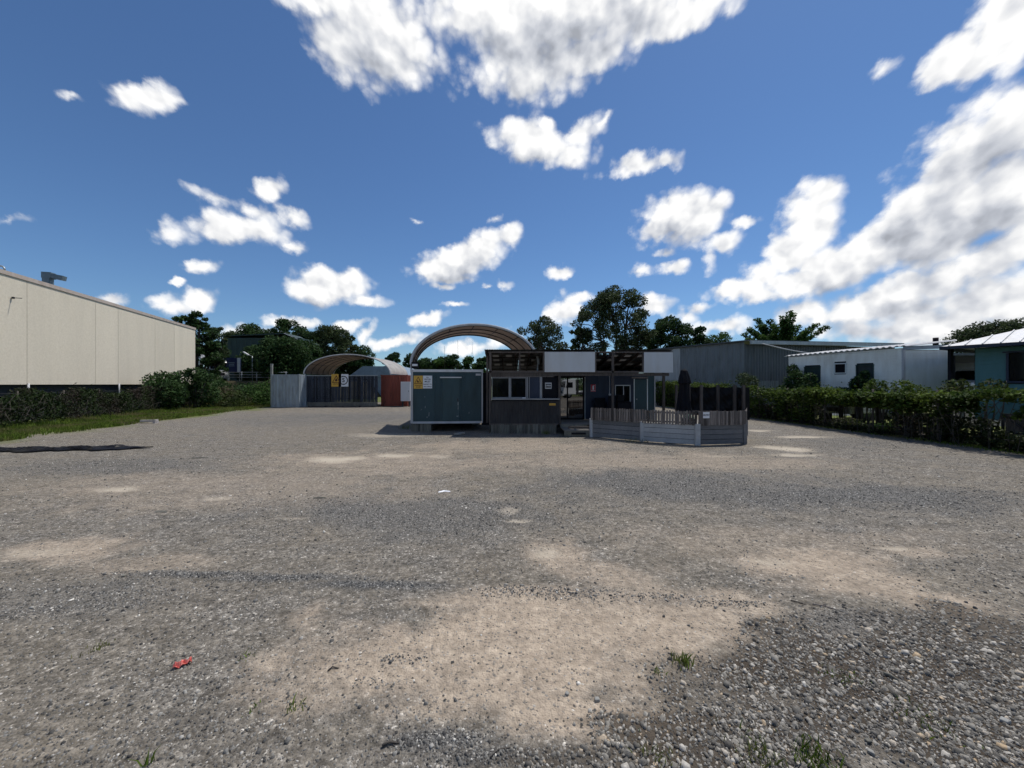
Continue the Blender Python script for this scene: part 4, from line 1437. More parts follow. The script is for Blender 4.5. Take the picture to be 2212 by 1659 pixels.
for k, (tx, sz) in enumerate((('ALL', .062), ('VISITORS', .070), ('MUST', .100), ('REPORT TO', .064), ('SITE OFFICE', .062))):
    text_mesh('lettering', tx, sz, M_['sign_black'], s, (0, -.0075, (.205, .115, .015, -.10, -.20)[k]), RX, bold=.002)
t = thing('flood_light', 'black floodlight with a pale lens on the corner of the cabin roof', 'lamp', on_cabin(.17, 2.68, .12), CABR)
MB().box((0, 0, .03), (.06, .06, .06)).build('bracket', M_['steel_dark'], t)
MB().box((0, 0, .185), (.30, .14, .27)).build('housing', M_['black'], t, .01)
MB().box((0, -.075, .19), (.23, .012, .09)).build('lens', M_['sign_white'], t)

arch_shelter('arched_shelter', 'tall arched fabric shelter with dark purlins behind the blue cabin', -4.48, 1.16, 17.1, 20.6, 2.92, 1.76, 4, 7, -.20, .35)
q = None
for i, (x, z0, z1) in enumerate(((-3.55, 2.75, 4.05), (-2.85, 2.72, 4.35), (-2.10, 3.5, 4.30))):
    o = MB().tube([(x, 20.2, z1), (x + .02, 20.2, (z0 + z1) / 2), (x, 20.2, z0)], .006, 5).build('hanging_cord', M_['steel_dark'])
    tag(o, ('short cord hanging nearest the left rim of the tall shelter', 'longest cord hanging in the middle of the tall shelter', 'cord ending high under the crown of the tall shelter')[i], 'cord', 'cords hanging in the shelter')


# ------------------------------------------------------------------ kiosk
KX0, KX1, KY = -1.10, 6.70, 16.0
DZ = .386                                        # deck level


def kiosk():
    t = thing('kiosk', 'open timber kiosk with ribbed counter, windows and empty sign bays', 'kiosk', (0, KY, 0))
    # posts (local y 0 = front plane)
    for x, z0, z1 in ((-.90, DZ, 3.36), (-1.06, DZ, 3.30), (1.98, DZ, 2.56), (4.20, DZ, 3.34), (6.52, DZ, 2.56)):
        yy = {-1.06: .55, 6.52: .55}.get(x, .05)
        MB().box((x, yy, (z0 + z1) / 2), (.095, .095, z1 - z0)).build('post', M_['post_wood'], t)
    for x in (1.32, .02 + .30, 3.46, 5.46):
        MB().box((x, .06, 2.95), (.06, .06, .80)).build('stud', M_['post_wood'], t)
    # front beams
    MB().box((2.85, .045, 3.375), (7.66, .07, .055)).build('top_plate', M_['post_wood'], t)
    MB().box((2.85, .04, 2.555), (7.64, .075, .075)).build('fascia_beam', M_['post_wood'], t)
    MB().box((2.80, .07, 2.445), (7.5, .05, .12)).build('lintel', M_['post_wood'], t)
    MB().box((.45, .075, 2.36), (2.6, .04, .035)).build('window_head', M_['picket'], t)
    # skillion roof falling to the back: corrugated iron on rafters and battens
    yb, zf, zbk = 4.6, 3.42, 2.58
    def rz_(y):
        return zf + (zbk - zf) * y / yb
    cuts = [(KX0 - .05, .30, -.06), (.31, 1.90, -.06), (1.91, 3.44, -.06), (3.45, 4.40, .85), (4.41, 5.60, -.06), (5.61, KX1, -.06)]
    for xa, xb, ys in cuts:                   # one sheet is cut short, a gap added so sun reaches the step
        vs, fs = [], []
        n = int((xb - xa) / .034)
        for i in range(n + 1):
            x = xa + (xb - xa) * i / n
            dz = .012 * math.cos(math.pi * i)
            vs += [(x, ys, rz_(ys) + .05 + dz), (x, yb, rz_(yb) + .05 + dz)]
        for i in range(n):
            fs.append((2 * i, 2 * i + 2, 2 * i + 3, 2 * i + 1))
        MB().raw(vs, fs).build('roof_sheet', M_['shed_dark'], t)
    for k, y in enumerate((.35, 1.15, 1.95, 2.75, 3.55, 4.35)):
        MB().box((2.8, y, rz_(y) + .012), (7.7, .07, .04)).build('batten', M_['rafter'], t)
    for i in range(14):
        x = KX0 + .1 + i * .575
        MB().bar((x, .1, rz_(.1) - .065), (x, yb - .05, rz_(yb - .05) - .065), .045, .11).build('rafter', M_['rafter'], t)
    # pale plates between the rafters, standing in for patches of light through the roof
    for r_, y in enumerate((.75, 1.5, 2.35)):
        for i in range(13):
            x = KX0 + .1 + (i + .5) * .575
            if (i * 3 + r_) % 5 == 4:
                continue
            MB().bar((x, y - .16, rz_(y - .16) - .012), (x, y + .17, rz_(y + .17) - .012), .26, .008).build('pale_light_patch', M_['sign_board'], t)
    # side barge rafter
    MB().bar((-1.10, -.02, 3.39), (-1.10, yb, rz_(yb)), .05, .10).build('barge_rafter', M_['post_wood'], t)
    # blank sign boards
    MB().box((2.40, -.012, 2.965), (2.09, .035, .835)).build('sign_board', M_['sign_board'], t)
    MB().box((6.08, -.012, 2.945), (1.20, .035, .845)).build('sign_board', M_['sign_board'], t)
    MB().box((3.475, -.012, 2.965), (.055, .045, .835)).build('board_edge', M_['post_wood'], t)
    # booth walls under the counter: ribbed cladding
    q = MB(); slat_strip(q, (-.86, .0), (1.93, .0), DZ, 1.36, .062, .014, (0, -1)); o = q.build('ribbed_counter_front', M_['clad'], t)
    q = MB(); slat_strip(q, (-.90, 1.0), (-.90, .0), DZ, 2.5, .09, .014, (-1, 0)); q.build('ribbed_side', M_['navy'], t)
    MB().box((-1.13, .92, 1.40), (.42, .05, 2.3)).build('dark_gap_sheet', M_['black'], t)  # black sheet added so the gap beside the cabin reads dark
    for x in (-.88, .26, 1.0, 1.94):
        MB().box((x, -.018, .865), (.035, .02, .96)).build('cover_strip', M_['clad'], t)
    MB().box((.55, .02, 1.425), (2.82, .30, .055)).build('counter_top', M_['frame_grey'], t)
    MB().box((.55, .0, 1.37), (2.78, .04, .05)).build('counter_trim', M_['black'], t)
    # skirting boards along the front and left side below the floor
    n = 25
    for i in range(n):
        MB().box((-.88 + 2.72 * (i + .5) / n, -.03 + random.uniform(-.012, .012), .185), (2.72 / n * .88, .024, .40)).build('skirting_board', M_['skirt'], t)
    for i in range(5):
        MB().box((-.92 + random.uniform(-.01, .01), .12 + i * .115, .185), (.024, .10, .40)).build('skirting_board', M_['skirt'], t)
    MB().box((.5, .055, DZ - .005), (2.84, .20, .05)).build('bearer', M_['post_wood'], t)
    # windows over the counter
    for x0, x1 in ((-.84, -.115), (-.06, .60)):
        f = MB(); zz0, zz1 = 1.46, 2.33
        f.box(((x0 + x1) / 2, .12, zz0 + .02), (x1 - x0, .05, .04)); f.box(((x0 + x1) / 2, .12, zz1 - .02), (x1 - x0, .05, .04))
        f.box((x0 + .015, .12, (zz0 + zz1) / 2), (.03, .05, zz1 - zz0 - .08)); f.box((x1 - .015, .12, (zz0 + zz1) / 2), (.03, .05, zz1 - zz0 - .08))
        w = f.build('window_frame', M_['frame_grey'], t)
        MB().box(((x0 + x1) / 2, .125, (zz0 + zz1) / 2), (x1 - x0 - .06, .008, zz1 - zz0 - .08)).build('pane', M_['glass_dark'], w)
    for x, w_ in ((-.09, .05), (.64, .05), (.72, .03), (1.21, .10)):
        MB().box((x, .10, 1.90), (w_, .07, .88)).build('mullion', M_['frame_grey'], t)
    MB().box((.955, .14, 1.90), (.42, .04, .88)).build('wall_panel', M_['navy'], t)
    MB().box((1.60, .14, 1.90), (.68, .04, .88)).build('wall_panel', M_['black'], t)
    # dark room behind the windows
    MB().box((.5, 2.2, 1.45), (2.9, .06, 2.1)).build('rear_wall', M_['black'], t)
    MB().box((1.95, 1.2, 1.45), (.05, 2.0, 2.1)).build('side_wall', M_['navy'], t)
    return t


kiosk()
t = thing('hours_notice', 'small framed paper notice on the dark wall above the counter', 'notice', (1.52, KY + .105, 1.98))
MB().box((0, 0, 0), (.27, .012, .25)).build('frame', M_['sign_board'], t)
MB().box((0, -.008, 0), (.23, .006, .17)).build('paper', M_['steel_dark'], t)
text_mesh('lettering', 'OPEN', .085, M_['sign_board'], t, (0, -.0125, 0), RX, bold=.003)
t = thing('yellow_label', 'small yellow strip label on the ribbed counter front', 'label', (1.68, KY - .018, 1.205))
MB().box((0, 0, 0), (.26, .008, .085)).build('plate', M_['sign_yellow'], t)
MB().box((0, -.005, 0), (.20, .004, .012)).build('printed_line', M_['ink_brown'], t)
t = thing('paper_stack', 'small white pack lying on the counter ledge behind the window', 'paper', (.50, KY + .02, 1.4535))
MB().box((0, 0, .018), (.14, .09, .032)).build('pack', M_['sign_white'], t)


# ------------------------------------------------------------------ deck, ramp and low wall
def deck():
    t = thing('timber_deck', 'raised timber deck in front of the blue rear cabin', 'deck', (3.0, 16.0, 0))
    poly = [(1.90, .05), (.05 + .25, -.85), (3.2, -2.85), (4.82, -2.60), (6.35, -.60), (6.35, 2.0), (-1.0, 2.0), (-1.0, .05)]
    # boards run left-right, cut to the outline row by row
    ya, step = 1.95, .142
    xs_l = lambda y: -1.0 if y > .05 else (.30 + (3.2 - .30) * ((-.85 - y) / 2.0) if y < -.85 else .30)
    xs_r = lambda y: 6.35 if y > -.60 else (4.82 + (6.35 - 4.82) * ((y + 2.60) / 2.0))
    y = ya
    while y > -2.62:
        x0, x1 = xs_l(y) + .06, xs_r(y) - .06
        if x1 - x0 > .3:
            MB().box(((x0 + x1) / 2, y, DZ - .018), (x1 - x0, step - .008, .030)).build('deck_board', M_['deck'], t)
        y -= step
    for yy in (1.8, .6, -.5):
        MB().box((2.7, yy, DZ - .11), (6.9, .09, .14)).build('joist', M_['post_wood'], t)
    for x in (-.6, 2.0, 4.0, 6.0):
        for yy in (1.8, .6, -.5):
            MB().box((x, yy, .11), (.12, .12, .34)).build('stump', M_['post_wood'], t)
    # sunlit entry ramp beside the low wall
    MB().prism([(-.98, -1.05, .0), (.10, -1.05, .0), (.10, .02, .0), (-.98, .02, .0)], (0, 0, .225), (0, 0, .255)).build('step_tread', M_['deck'], t)
    MB().box((-.44, -1.06, .115), (1.08, .04, .21)).build('step_riser', M_['skirt'], t)
    MB().box((-.44, .035, .30), (1.10, .03, .13)).build('step_riser', M_['skirt'], t)
    MB().box((-.42, -1.085, .13), (.55, .02, .07)).build('step_nosing', M_['black'], t)
    return t


deck()

WALL = [(3.06, 14.9), (4.62, 13.72), (6.20, 12.87), (7.95, 13.16)]
RET = (9.35, 15.4)


def low_wall():
    t = thing('deck_balustrade', 'grey plank low wall topped with weathered pickets around the deck', 'balustrade', (WALL[0][0], WALL[0][1], 0))
    O = Vector((WALL[0][0], WALL[0][1], 0))
    mats = [M_['plank_dark'], M_['plank_pale'], M_['plank_dark'], M_['plank_dark']]
    pts = [Vector((x, y, 0)) - O for x, y in WALL] + [Vector((RET[0], RET[1], 0)) - O]
    for i in range(4):
        a, b = pts[i], pts[i + 1]
        d = (b - a).normalized(); ang = math.atan2(d.y, d.x); L = (b - a).length
        nrm = Vector((d.y, -d.x, 0))
        m = a.lerp(b, .5)
        for k in range(4):
            hh = .168
            c = m + Vector((0, 0, .015 + hh * (k + .5)))
            MB().box(c, (L - .10, .035, hh - .014), ang).build('plank', mats[i], t)
        MB().box(m - nrm * .03 + Vector((0, 0, .34)), (L - .14, .012, .62), ang).build('backing', M_['black'], t)
        # pickets
        n = (21, 20, 24, 26)[i] if i < 3 else 26
        st = L / n
        for k in range(n):
            c = a + d * (st * (k + .5)) + nrm * (.048 + random.uniform(-.004, .006)) + Vector((0, 0, .905 + random.uniform(-.012, .012)))
            w = st * (random.uniform(.66, .82) if i < 2 else random.uniform(.86, .95))
            h = .475
            q = MB(); e = .02
            q.prism([(-w / 2, 0, -h / 2), (w / 2, 0, -h / 2), (w / 2, 0, h / 2 - e), (w / 2 - e, 0, h / 2), (-w / 2 + e, 0, h / 2), (-w / 2, 0, h / 2 - e)], (0, -.009, 0), (0, .009, 0))
            o = q.build('picket', M_['picket'], t); o.location = c; o.rotation_euler = (0, random.uniform(-.02, .02), ang)
        for z in (.75, 1.06):
            MB().box(m + nrm * .02 + Vector((0, 0, z)), (L - .04, .03, .05), ang).build('picket_rail', M_['post_wood'], t)
    for i, p in enumerate(pts):
        w_ = .11 if i != 2 else .16
        MB().box(p + Vector((0, 0, .36)), (w_, .11, .72), 0.0 if i != 2 else R(-10)).build('post', M_['plank_pale'] if i in (0, 1, 2) else M_['plank_dark'], t)
    return t


low_wall()
dC = Vector((WALL[3][0] - WALL[2][0], WALL[3][1] - WALL[2][1], 0)).normalized()
pE = Vector((WALL[2][0], WALL[2][1], 0)) + dC * .27 + Vector((dC.y, -dC.x, 0)) * .075
s = sign_plate('entry_sign', 'small white ENTRY sign fixed to the weathered pickets', (pE.x, pE.y, 1.01), .235, .20, M_['sign_white'], math.atan2(dC.y, dC.x))
text_mesh('lettering', 'ENTRY', .072, M_['sign_black'], s, (0, -.0075, 0), RX, bold=.0025)

# ------------------------------------------------------------------ rear cabin with glass door
def rear_cabin():
    y0 = 18.05
    t = thing('rear_cabin', 'dark blue rear cabin with sliding glass door, window and teal end', 'cabin', (2.0, y0, DZ))
    h = 2.02
    def P_(x0, x1, z0, z1, name, mat, y=.0, th=.06):
        return MB().box(((x0 + x1) / 2, y, (z0 + z1) / 2), (x1 - x0, th, z1 - z0)).build(name, mat, t)
    P_(1.42, 2.82, 0, h + .1, 'wall', M_['navy'])
    P_(2.82, 3.55, 1.62, h + .1, 'wall', M_['navy']); P_(2.82, 3.55, 0, .66, 'wall', M_['navy']); P_(3.55, 3.70, 0, h + .1, 'wall', M_['navy'])
    P_(3.70, 4.34, 1.90, h + .1, 'wall', M_['navy']); P_(4.34, 4.66, 0, h + .1, 'wall', M_['blue_panel'])
    P_(4.66, 4.70, -.1, h + .1, 'corner_trim', M_['white_trim'], -.01, .10)
    d = P_(3.75, 4.31, 0.01, 1.88, 'door', M_['blue_door'], -.01, .05)
    MB().box((3.83, -.05, .95), (.05, .05, .05)).build('handle', M_['galv'], d)
    for x in (3.715, 4.33):
        P_(x - .02, x + .02, 0, 1.90, 'door_frame', M_['house_grey'], -.02, .08)
    P_(3.60, 4.36, 1.925, 2.0, 'head_board', M_['picket'], -.04, .04)
    # white window
    f = MB()
    for x in (2.84, 3.22, 3.53):
        f.box((x, -.01, 1.14), (.028, .07, .96))
    f.box((3.185, -.01, 1.60), (.716, .07, .04)); f.box((3.185, -.01, .68), (.716, .07, .04))
    w = f.build('window_frame', M_['white_metal'], t)
    MB().box((3.185, .0, 1.14), (.70, .01, .90)).build('pane', M_['glass_dark'], w)
    # sliding glass door, two leaves
    fr = MB()
    for x, ww in ((.06, .05), (.60, .055), (1.34, .05)):
        fr.box((x, -.01, 1.0), (ww, .07, 1.96))
    fr.box((.70, -.01, 1.965), (1.33, .07, .05)); fr.box((.70, -.01, .02), (1.33, .07, .05))
    g = fr.build('sliding_door_frame', M_['black'], t)
    MB().box((.33, -.003, 1.0), (.50, .010, 1.88)).build('pane', M_['glass_door'], g)
    MB().box((.97, -.012, 1.0), (.70, .010, 1.88)).build('pane', M_['glass_door'], g)
    P_(-.05, 1.42, 1.99, h + .12, 'wall', M_['black'])
    P_(1.40, 1.425, .02, 1.98, 'corner_trim', M_['house_grey'], -.04, .03)
    # body behind
    MB().box((2.3, 2.05, h / 2), (4.7, 4.0, h)).build('cabin_body', M_['black'], t)
    for x in (0.3, 4.3):
        for yy in (.6, 3.4):
            MB().box((x, yy, -.2), (.3, .3, .4)).build('pier', M_['concrete'], t)
    # cable duct with switch
    MB().box((2.56, -.04, 1.62), (.022, .02, .86)).build('cable_duct', M_['white_trim'], t)
    MB().box((2.58, -.045, 1.17), (.11, .03, .08)).build('switch_box', M_['white_trim'], t)
    MB().box((2.06, -.04, 1.78), (.018, .02, .5)).build('cable_duct', M_['navy'], t)
    return t


rear_cabin()
s = sign_plate('extinguisher_sign', 'red fire extinguisher sign on the dark blue cabin wall', (3.80, 18.008, 1.86), .23, .34, M_['sign_red'])
fx = MB(); fx.box((0, -.008, .01), (.075, .004, .17)); fx.box((0, -.008, .11), (.035, .004, .035)); fx.box((.035, -.008, .125), (.06, .004, .012))
fx.build('pictogram', M_['sign_white'], s)
MB().box((0, -.008, -.125), (.16, .004, .022)).build('printed_line', M_['sign_white'], s)
for k in range(2):
    q = MB(); w, h, th = .23, .34, .008
    q.box(((-1, 1)[k] * (w / 2 - .005), -.0085, 0), (.006, .003, h - .012)); q.build('border', M_['sign_white'], s)


def chair(name, label, loc, rz):
    t = thing(name, label, 'chair', loc, rz, 'black chairs on the deck')
    MB().box((0, 0, .45), (.50, .48, .08)).build('seat', M_['black'], t, .02)
    MB().box((0, .23, .78), (.50, .07, .52)).build('backrest', M_['black'], t, .02)
    for x in (-.22, .22):
        for y in (-.2, .2):
            MB().box((x, y, .205), (.04, .04, .41)).build('leg', M_['steel_dark'], t)
    for x in (-.26, .26):
        MB().box((x, 0, .64), (.05, .42, .04)).build('armrest', M_['black'], t)
    return t


chair('deck_chair', 'black padded chair against the dark blue wall under the red sign', (4.02, 17.4, DZ), 0)
t = thing('deck_chest', 'black storage chest under the white window of the rear cabin', 'chest', (5.02, 17.45, DZ))
MB().box((0, 0, .42), (.62, .6, .82)).build('body', M_['black'], t, .02)
MB().box((0, 0, .85), (.66, .64, .04)).build('lid', M_['black'], t, .01)
MB().box((-.12, .05, 1.02), (.34, .3, .3)).build('bin', M_['black_plastic'], t, .02)
t = thing('office_chair', 'black high backed swivel chair before the white window', 'chair', (4.62, 17.1, DZ), R(12))
MB().box((0, 0, .48), (.5, .5, .09)).build('seat', M_['black'], t, .03)
MB().prism([(-.24, .24, .55), (.24, .24, .55), (.22, .30, 1.12), (-.22, .30, 1.12)], (0, 0, 0), (0, .07, 0)).build('backrest', M_['black'], t, .03)
MB().tube([(0, 0, .08), (0, 0, .46)], .03, 8).build('column', M_['steel_dark'], t)
for k in range(5):
    a = k * 1.2566
    MB().bar((0, 0, .09), (.28 * math.cos(a), .28 * math.sin(a), .05), .04).build('foot', M_['steel_dark'], t)


# ------------------------------------------------------------------ umbrella, plant, screen
def umbrella():
    x = sight_x(1478, 14.2)
    t = thing('closed_umbrella', 'tall folded black cafe umbrella standing on the deck', 'umbrella', (x, 14.2, DZ))
    MB().tube([(0, 0, .0), (0, 0, 2.15)], .024, 10).build('pole', M_['steel_dark'], t)
    MB().lathe([(.30, 0), (.30, .05), (.06, .09), (.05, .25)], n=16).build('base', M_['steel_dark'], t)
    # folded canopy: pleated, narrow at the crown, tied low, spreading at the hem
    prof = [(.075, 2.20), (.115, 2.16), (.19, 1.88), (.215, 1.70), (.16, 1.66), (.165, 1.40), (.19, 1.1), (.225, .80), (.255, .62), (.225, .55)]
    n = 32; vs, fs = [], []
    for i, (r, z) in enumerate(prof):
        amp = 0 if i < 1 else min(.22, .05 * i)
        for k in range(n):
            a = 2 * math.pi * k / n
            rr = r * (1 + amp * (.6 if k % 4 in (0, 1) else -.6) + .10 * math.sin(3 * a + i))
            vs.append((rr * math.cos(a), rr * math.sin(a), z + .02 * math.sin(k * 2.1) * (i > 5)))
    for i in range(len(prof) - 1):
        for k in range(n):
            fs.append((i * n + k, (i + 1) * n + k, (i + 1) * n + (k + 1) % n, i * n + (k + 1) % n))
    fs.append(tuple(range(n)))
    MB().raw(vs, fs).build('canopy', M_['black'], t)
    MB().tube([(0, 0, 2.18), (0, 0, 2.25)], [.03, .012], 8).build('finial', M_['steel_dark'], t)
    MB().lathe([(.185, 1.02), (.19, 1.05), (.185, 1.08)], n=16).build('tie_strap', M_['black_plastic'], t)
    return t


umbrella()
x = sight_x(1490, 13.75)
t = thing('potted_agave', 'pale silvery agave in a dark pot behind the pickets', 'plant', (x, 13.9, DZ))
MB().lathe([(.15, 0), (.20, .05), (.24, .36), (.26, .38), (.26, .42), (.22, .42), (.21, .36)], n=18).build('pot', M_['steel_dark'], t)
rnd = random.Random(9)
for k in range(30):
    a = rnd.uniform(0, 6.283); e = rnd.uniform(.25, 1.35); L = rnd.uniform(.24, .40)
    d = Vector((math.cos(a) * math.cos(e), math.sin(a) * math.cos(e), math.sin(e))); sd = Vector((-math.sin(a), math.cos(a), 0))
    b0 = Vector((0, 0, .40)); m = b0 + d * L * .5 + Vector((0, 0, .02)); tip = b0 + d * L - Vector((0, 0, .03))
    MB().raw([b0 - sd * .022, b0 + sd * .022, m + sd * .034, tip, m - sd * .034, m - Vector((0, 0, .012))], [(0, 1, 2, 5), (0, 5, 4), (5, 2, 3), (4, 5, 3)]).build('leaf', M_['agave'], t)


def screen():
    pxs = [1461, 1488, 1515, 1550.5, 1587, 1606]
    pos = [(sight_x(p, 15.9 - .25 * i), 15.9 - .25 * i) for i, p in enumerate(pxs)]
    t = thing('windbreak_screen', 'black plastic windbreak stretched on timber posts beside the deck', 'screen', (pos[0][0], pos[0][1], 0))
    O = Vector((pos[0][0], pos[0][1], 0))
    for x, y in pos:
        MB().box(Vector((x, y, 1.0)) - O, (.09, .09, 2.02)).build('post', M_['post_wood'], t)
    for i in range(1, 5):
        a, b = Vector(pos[i] + (0,)) - O, Vector(pos[i + 1] + (0,)) - O
        d = (b - a).normalized(); nrm = Vector((d.y, -d.x, 0))
        nx, nz = 22, 26; vs, fs = [], []
        for j in range(nz + 1):
            for k in range(nx + 1):
                u, v = k / nx, j / nz
                wv = .030 * math.sin(9 * u + 5 * v + i * 2) + .035 * math.sin(4 * u - 13 * v + i) + .02 * math.sin(21 * u + 17 * v * (1 + .3 * i)) + random.uniform(-.008, .008)
                vs.append(a.lerp(b, u) - nrm * (.045 - .8 * wv * math.sin(math.pi * u)) + Vector((0, 0, .80 + 1.16 * v - .05 * math.sin(math.pi * u) * v)))
        for j in range(nz):
            for k in range(nx):
                q = j * (nx + 1) + k; fs.append((q, q + 1, q + nx + 2, q + nx + 1))
        MB().raw(vs, fs, True).build('plastic_panel', M_['black_plastic'], t)
    a, b = Vector(pos[0] + (.95,)) - O, Vector(pos[5] + (.95,)) - O
    MB().bar(a, b, .05, .09).build('rail', M_['post_wood'], t)
    x, y = pos[5]
    MB().box(Vector((x + .16, y + .1, 1.3)) - O, (.26, .02, 1.25)).build('loose_flap', M_['black_plastic'], t)
    return t


screen()
x, y = G(993, 939)
t = thing('paver_slab', 'loose concrete slab lying on the gravel before the cabin', 'slab', (x, y, .01), R(60))
MB().box((0, 0, .035), (.50, .16, .07)).build('slab', M_['concrete'], t, .01)

# ================================================================== right: grey shed, stilt house, teal house
def grey_shed():
    a = Vector((18.1, 30.0, 0))                       # near corner
    L_ = Vector((14.05, 38.1, 0)); Rr = Vector((34.8, 35.0, 0))
    t = thing('metal_shed', 'long grey corrugated metal shed behind the green hedge', 'shed', a)
    l, r = L_ - a, Rr - a
    ln = Vector((l.y, -l.x, 0)).normalized() * -1; rn = Vector((r.y, -r.x, 0)).normalized()
    if ln.x > 0: ln = -ln
    if rn.y > 0: rn = -rn
    # side wall in sheets of differing age
    cuts = [0, .22, .44, .66, .84, 1.0]
    for i in range(5):
        q = MB(); slat_strip(q, l * cuts[i], l * cuts[i + 1], 0, 5.33, .22, .03, ln)
        q.build('side_sheet', M_['shed_grey'] if i not in (3, 4) else M_['galv'], t)
    cuts = [0, .2, .4, .6, .8, 1.0]
    for i in range(5):
        q = MB(); slat_strip(q, r * cuts[i], r * cuts[i + 1], 0 if i else 2.3, lambda s, i=i: 5.15 + .05 * (i + s), .30, .04, rn)
        q.build('front_sheet', M_['shed_dark'], t)
    q = MB(); slat_strip(q, r * .0 + rn * .02, r * .2 + rn * .02, 0, 2.32, .24, .04, rn); q.build('lower_sheet', M_['shed_grey'], t)
    # roof and gutter
    back = Vector((-4.0, 8.1, 0))
    c = [(-.25, -.3), ]
    p0 = Vector((-.1, -.55, 5.35)); p1 = r + Vector((.3, -.55, 5.62)); p2 = r + back + Vector((.3, .4, 6.1)); p3 = l + Vector((-.3, .2, 5.42))
    q = MB(); th = Vector((0, 0, .08))
    q.raw([p0, p1, p2, p3, p0 + th, p1 + th, p2 + th, p3 + th], [(0, 3, 2, 1), (4, 5, 6, 7), (0, 1, 5, 4), (1, 2, 6, 5), (2, 3, 7, 6), (3, 0, 4, 7)])
    q.build('roof', M_['shed_dark'], t)
    MB().bar(p0 + Vector((.2, -.08, -.12)), p1 + Vector((0, -.08, -.12)), .14, .26).build('gutter', M_['galv'], t)
    MB().bar(Vector((-.12, -.1, 5.36)), l + Vector((-.12, 0, 5.42)), .06, .10).build('barge_flashing', M_['shed_dark'], t)
    q = MB()
    for k in range(9):
        u = k / 8; q.v  # keep list
    pts = [Vector(P(1646 + 105 * k / 9, 742.5 + 21 * (k / 9) ** 1.2 + 3 * math.sin(k / 9 * 3.14), 29.0)) - a for k in range(10)]
    MB().tube(pts, .045, 6).build('feed_pipe', M_['white_trim'], t)
    return t


grey_shed()


def board_wall(t, a, b, z0, z1, mat, lap=.16, name='weatherboard', out=(0, -1, 0), holes=()):
    """lapped weatherboards between two points; holes are (u0, u1, z0, z1) in wall metres; z1 may be a function of u (0..1)"""
    a, b, out = Vector(a), Vector(b), Vector(out).normalized()
    L = (b - a).length; d = (b - a) / L
    top = z1 if callable(z1) else (lambda u: z1)
    z = z0
    zmax = max(top(0), top(1))
    while z < zmax - .01:
        segs = [(0.0, L)]
        for u0, u1, h0, h1 in holes:
            if z + lap > h0 + .01 and z < h1 - .01:
                new = []
                for s0, s1 in segs:
                    if u0 > s0: new.append((s0, min(u0, s1)))
                    if u1 < s1: new.append((max(u1, s0), s1))
                segs = [q for q in new if q[1] - q[0] > .02]
        for s0, s1 in segs:
            p, q = a + d * s0, a + d * s1
            ta, tb = min(z + lap, top(s0 / L)), min(z + lap, top(s1 / L))
            if ta - z < .01 and tb - z < .01:
                continue
            m = MB()
            o1, o2 = out * .030, out * .008
            v = [p + o1 + Vector((0, 0, z)), q + o1 + Vector((0, 0, z)), q + o2 + Vector((0, 0, max(tb, z + .005))), p + o2 + Vector((0, 0, max(ta, z + .005))),
                 p + Vector((0, 0, z)), q + Vector((0, 0, z))]
            m.raw(v, [(0, 1, 2, 3), (0, 4, 5, 1)]); m.build(name, mat, t)
        z += lap


